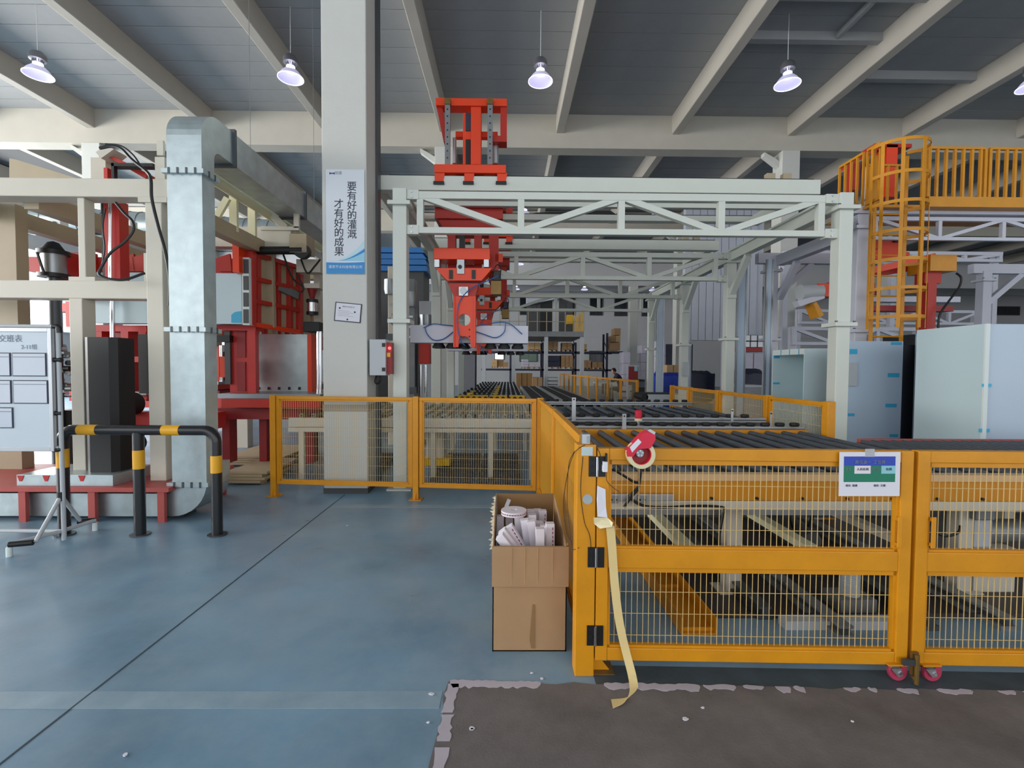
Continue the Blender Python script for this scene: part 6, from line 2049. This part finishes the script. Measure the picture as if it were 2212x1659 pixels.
for (px0, py0, px1, Y, h_, m, lb) in ((1506, 862, 1562, 9.1, .55, 'card_light', 'open yellowish carton behind the right fence'), (1630, 862, 1662, 7.0, .86, 'card', 'tall brown carton behind the right fence'), (1560, 850, 1605, 10.1, .9, 'card', 'brown carton beside the second gantry column'),
                                      (1440, 868, 1470, 10.4, .5, 'card', 'small brown carton at the far end of the right fence')):
    x0_, x1_ = PX(px0, Y, 880), PX(px1, Y, 880)
    t = thing('carton_box', lb, 'carton', ((x0_ + x1_) / 2, Y, 0), 'cartons behind the right fence')
    B(x0_, x1_, Y, Y + .01, 0, h_).build('panel', m, t)
    B(x0_, x1_, Y + .45, Y + .46, 0, h_ + .02).build('panel', m, t)
    B(x0_, x0_ + .01, Y + .01, Y + .45, 0, h_).build('panel', m, t)
    B(x1_ - .01, x1_, Y + .01, Y + .45, 0, h_).build('panel', m, t)
    B(x0_ + .01, x1_ - .01, Y + .01, Y + .45, h_ - .14, h_ - .12).build('content_sheet', 'paper', t)
    MB().prism([(x0_, h_), (x0_ - .12, h_ - .06), (x0_ - .12, h_ - .05), (x0_, h_ + .01)], Y, Y + .46, 'y').build('flap', m, t)
wbx = pb(1478, 782, 1489, 812, 11.62, .13).build('switch_box', 'grey_box')
tag(wbx, 'small grey switch box on the third gantry column', 'electrical box')
mn = thing('display_stand', 'dark display board in a pale frame behind the seated person', 'display', (PX(1368, 21.5), 21.5, 0))
B(PX(1355, 21.5), PX(1381, 21.5), 21.5, 21.56, PZ(838, 21.5), PZ(787, 21.5)).build('frame', 'grey_box', mn)
B(PX(1358, 21.5), PX(1378, 21.5), 21.48, 21.5, PZ(830, 21.5), PZ(790, 21.5)).build('dark_panel', 'red_dark', mn)
B(PX(1370, 21.5), PX(1377, 21.5), 21.47, 21.48, PZ(800, 21.5), PZ(790, 21.5)).build('note', 'print_cyan', mn)
B(PX(1356, 21.5), PX(1380, 21.5), 21.5, 21.8, 0, .1).build('stand_foot', 'steel_dark', mn)
for s in (1357, 1379):
    B(PX(s, 21.5) - .03, PX(s, 21.5) + .03, 21.5, 21.56, 0, PZ(838, 21.5)).build('leg', 'grey_box', mn)
mch = thing('black_machine', 'black machine with chute between the fence end and the gantry column', 'machine', (PX(1390, 15.5), 15.5, 0))
B(PX(1377, 15.5), PX(1394, 15.5), 15.5, 16.2, 0, PZ(818, 15.5)).build('housing', 'black', mch, bevel=.03)
B(PX(1378, 15.5), PX(1392, 15.5), 15.46, 15.5, PZ(835, 15.5), PZ(823, 15.5)).build('panel', 'steel_dark', mch)

# ================================================================ SEATED PERSON IN THE DISTANCE
YP = 20.0
xp = PX(1345, YP, 820)
st = thing('work_table', 'white work table in front of the seated person', 'table', (xp - .75, YP, 0))
B(xp - 1.15, xp - .42, YP - .1, YP + .5, .98, 1.02).build('table_top', 'paper', st)
B(xp - 1.05, xp - .5, YP, YP + .3, 1.02, 1.12).build('white_tray', 'grey_box', st)
for sx in (-1.1, -.47):
    for sy in (-.05, .45):
        B(xp + sx - .02, xp + sx + .02, YP + sy - .02, YP + sy + .02, 0, .98).build('leg', 'steel', st)
so = thing('stool', 'black stool under the seated person', 'stool', (xp, YP + .2, 0))
MB().lathe([(0, .60), (.19, .60), (.2, .63), (.19, .66), (0, .66)], c=(xp, YP + .2, 0), n=18).build('seat', 'black', so, smooth=True)
tube([(xp, YP + .2, .05), (xp, YP + .2, .6)], .03, 10).build('stem', 'steel', so)
MB().lathe([(0, 0), (.22, 0), (.22, .03), (0, .05)], c=(xp, YP + .2, 0), n=18).build('base', 'steel_dark', so)


def skin_body(name, verts, edges, radii, m, parent, root=0, sub=2):
    me = bpy.data.meshes.new(name)
    o0 = ROOTLOC[parent.name]
    me.from_pydata([tuple(Vector(v) - o0) for v in verts], edges, [])
    o = bpy.data.objects.new(name, me)
    col.objects.link(o)
    o.parent = parent
    md = o.modifiers.new('skin', 'SKIN')
    sl = me.skin_vertices[0].data
    for i, r_ in enumerate(radii):
        sl[i].radius = (r_, r_) if not isinstance(r_, tuple) else r_
        sl[i].use_root = (i == root)
    md.use_smooth_shade = True
    s2_ = o.modifiers.new('sub', 'SUBSURF')
    s2_.levels = sub
    s2_.render_levels = sub
    me.materials.append(MATS[m])
    return o


pe = thing('person', 'person in navy work clothes bending over a table in the distance', 'person', (xp, YP + .2, .66))
y = YP + .2
V = [(xp, y, .76), (xp - .03, y, .95), (xp - .10, y, 1.15), (xp - .20, y, 1.32), (xp - .27, y, 1.42),
     (xp - .18, y - .17, 1.30), (xp - .30, y - .22, 1.10), (xp - .48, y - .14, 1.05),
     (xp - .18, y + .17, 1.30), (xp - .30, y + .22, 1.10), (xp - .48, y + .14, 1.05),
     (xp - .10, y - .10, .74), (xp - .45, y - .12, .74), (xp - .42, y - .12, .40), (xp - .40, y - .12, .10), (xp - .54, y - .12, .06),
     (xp - .10, y + .10, .74), (xp - .45, y + .12, .74), (xp - .42, y + .12, .40), (xp - .40, y + .12, .10), (xp - .54, y + .12, .06)]
E = [(0, 1), (1, 2), (2, 3), (3, 4), (3, 5), (5, 6), (6, 7), (3, 8), (8, 9), (9, 10), (0, 11), (11, 12), (12, 13), (13, 14), (14, 15), (0, 16), (16, 17), (17, 18), (18, 19), (19, 20)]
Rr = [.15, .14, .16, .12, .06, .075, .06, .045, .075, .06, .045, .10, .08, .065, .05, .04, .10, .08, .065, .05, .04]
skin_body('body', V, E, Rr, 'cloth_navy', pe)
hc_ = Vector((xp - .34, y, 1.50))
hd = MB()
for i in range(9):
    t_ = math.pi * i / 8
    for j in range(14):
        p_ = 2 * math.pi * j / 14
        hd.v.append((hc_.x + .095 * math.sin(t_) * math.cos(p_), hc_.y + .075 * math.sin(t_) * math.sin(p_), hc_.z + .115 * math.cos(t_)))
for i in range(8):
    for j in range(14):
        j2 = (j + 1) % 14
        hd.f.append((i * 14 + j, i * 14 + j2, (i + 1) * 14 + j2, (i + 1) * 14 + j))
hdo = hd.build('head', 'skin', pe, smooth=True)
MB().prism([(hc_.x - .095, hc_.z + .01), (hc_.x - .118, hc_.z - .03), (hc_.x - .09, hc_.z - .035)], hc_.y - .012, hc_.y + .012, 'y').build('nose', 'skin', hdo)
for s in (-1, 1):
    MB().lathe([(0, -.01), (.02, -.008), (.024, .0), (0, .012)], c=(hc_.x + .01, hc_.y + s * .076, hc_.z - .01), n=8, axis='y').build('ear', 'skin', hdo)
    MB().lathe([(0, -.006), (.009, -.004), (.009, .004), (0, .006)], c=(hc_.x - .086, hc_.y + s * .032, hc_.z + .012), n=8, axis='x').build('eye', 'black', hdo)
B(hc_.x - .096, hc_.x - .088, hc_.y - .02, hc_.y + .02, hc_.z - .062, hc_.z - .055).build('mouth', 'red_dark', hdo)
hr_ = MB()
for i in range(7):
    t_ = math.pi * .62 * i / 6
    for j in range(16):
        p_ = 2 * math.pi * j / 16
        k = 1.0 if math.cos(p_) > -.5 else (1.0 if i < 4 else .86)
        hr_.v.append((hc_.x + .012 + .105 * k * math.sin(t_) * math.cos(p_), hc_.y + .088 * math.sin(t_) * math.sin(p_), hc_.z + .012 + .122 * math.cos(t_ * (1 if math.cos(p_) > -.5 else .75))))
for i in range(6):
    for j in range(16):
        j2 = (j + 1) % 16
        hr_.f.append((i * 16 + j, i * 16 + j2, (i + 1) * 16 + j2, (i + 1) * 16 + j))
hr_.build('hair', 'hair', pe, smooth=True)
tube([(xp - .27, y, 1.38), (xp - .31, y, 1.45)], .052, 12).build('neck', 'skin', pe, smooth=True)
MB().lathe([(.06, -.02), (.075, 0), (.06, .02)], c=(xp - .26, y, 1.38), n=14).build('collar', 'cloth_red', pe, smooth=True)
for s in (-1, 1):
    w_ = Vector((xp - .50, y + s * .13, 1.06))
    Vh = [w_, w_ + Vector((-.06, 0, -.01))]
    Eh = [(0, 1)]
    Rh_ = [.024, .028]
    for k, (dy, ln_) in enumerate(((-.03, .05), (-.01, .06), (.01, .058), (.03, .045))):
        Vh += [w_ + Vector((-.085, dy, -.015)), w_ + Vector((-.085 - ln_, dy, -.035))]
        n0 = len(Vh)
        Eh += [(1, n0 - 2), (n0 - 2, n0 - 1)]
        Rh_ += [.009, .007]
    Vh += [w_ + Vector((-.03, -s * .035, -.012)), w_ + Vector((-.065, -s * .06, -.03))]
    n0 = len(Vh)
    Eh += [(0, n0 - 2), (n0 - 2, n0 - 1)]
    Rh_ += [.010, .008]
    skin_body('hand', Vh, Eh, Rh_, 'skin', pe, sub=1)
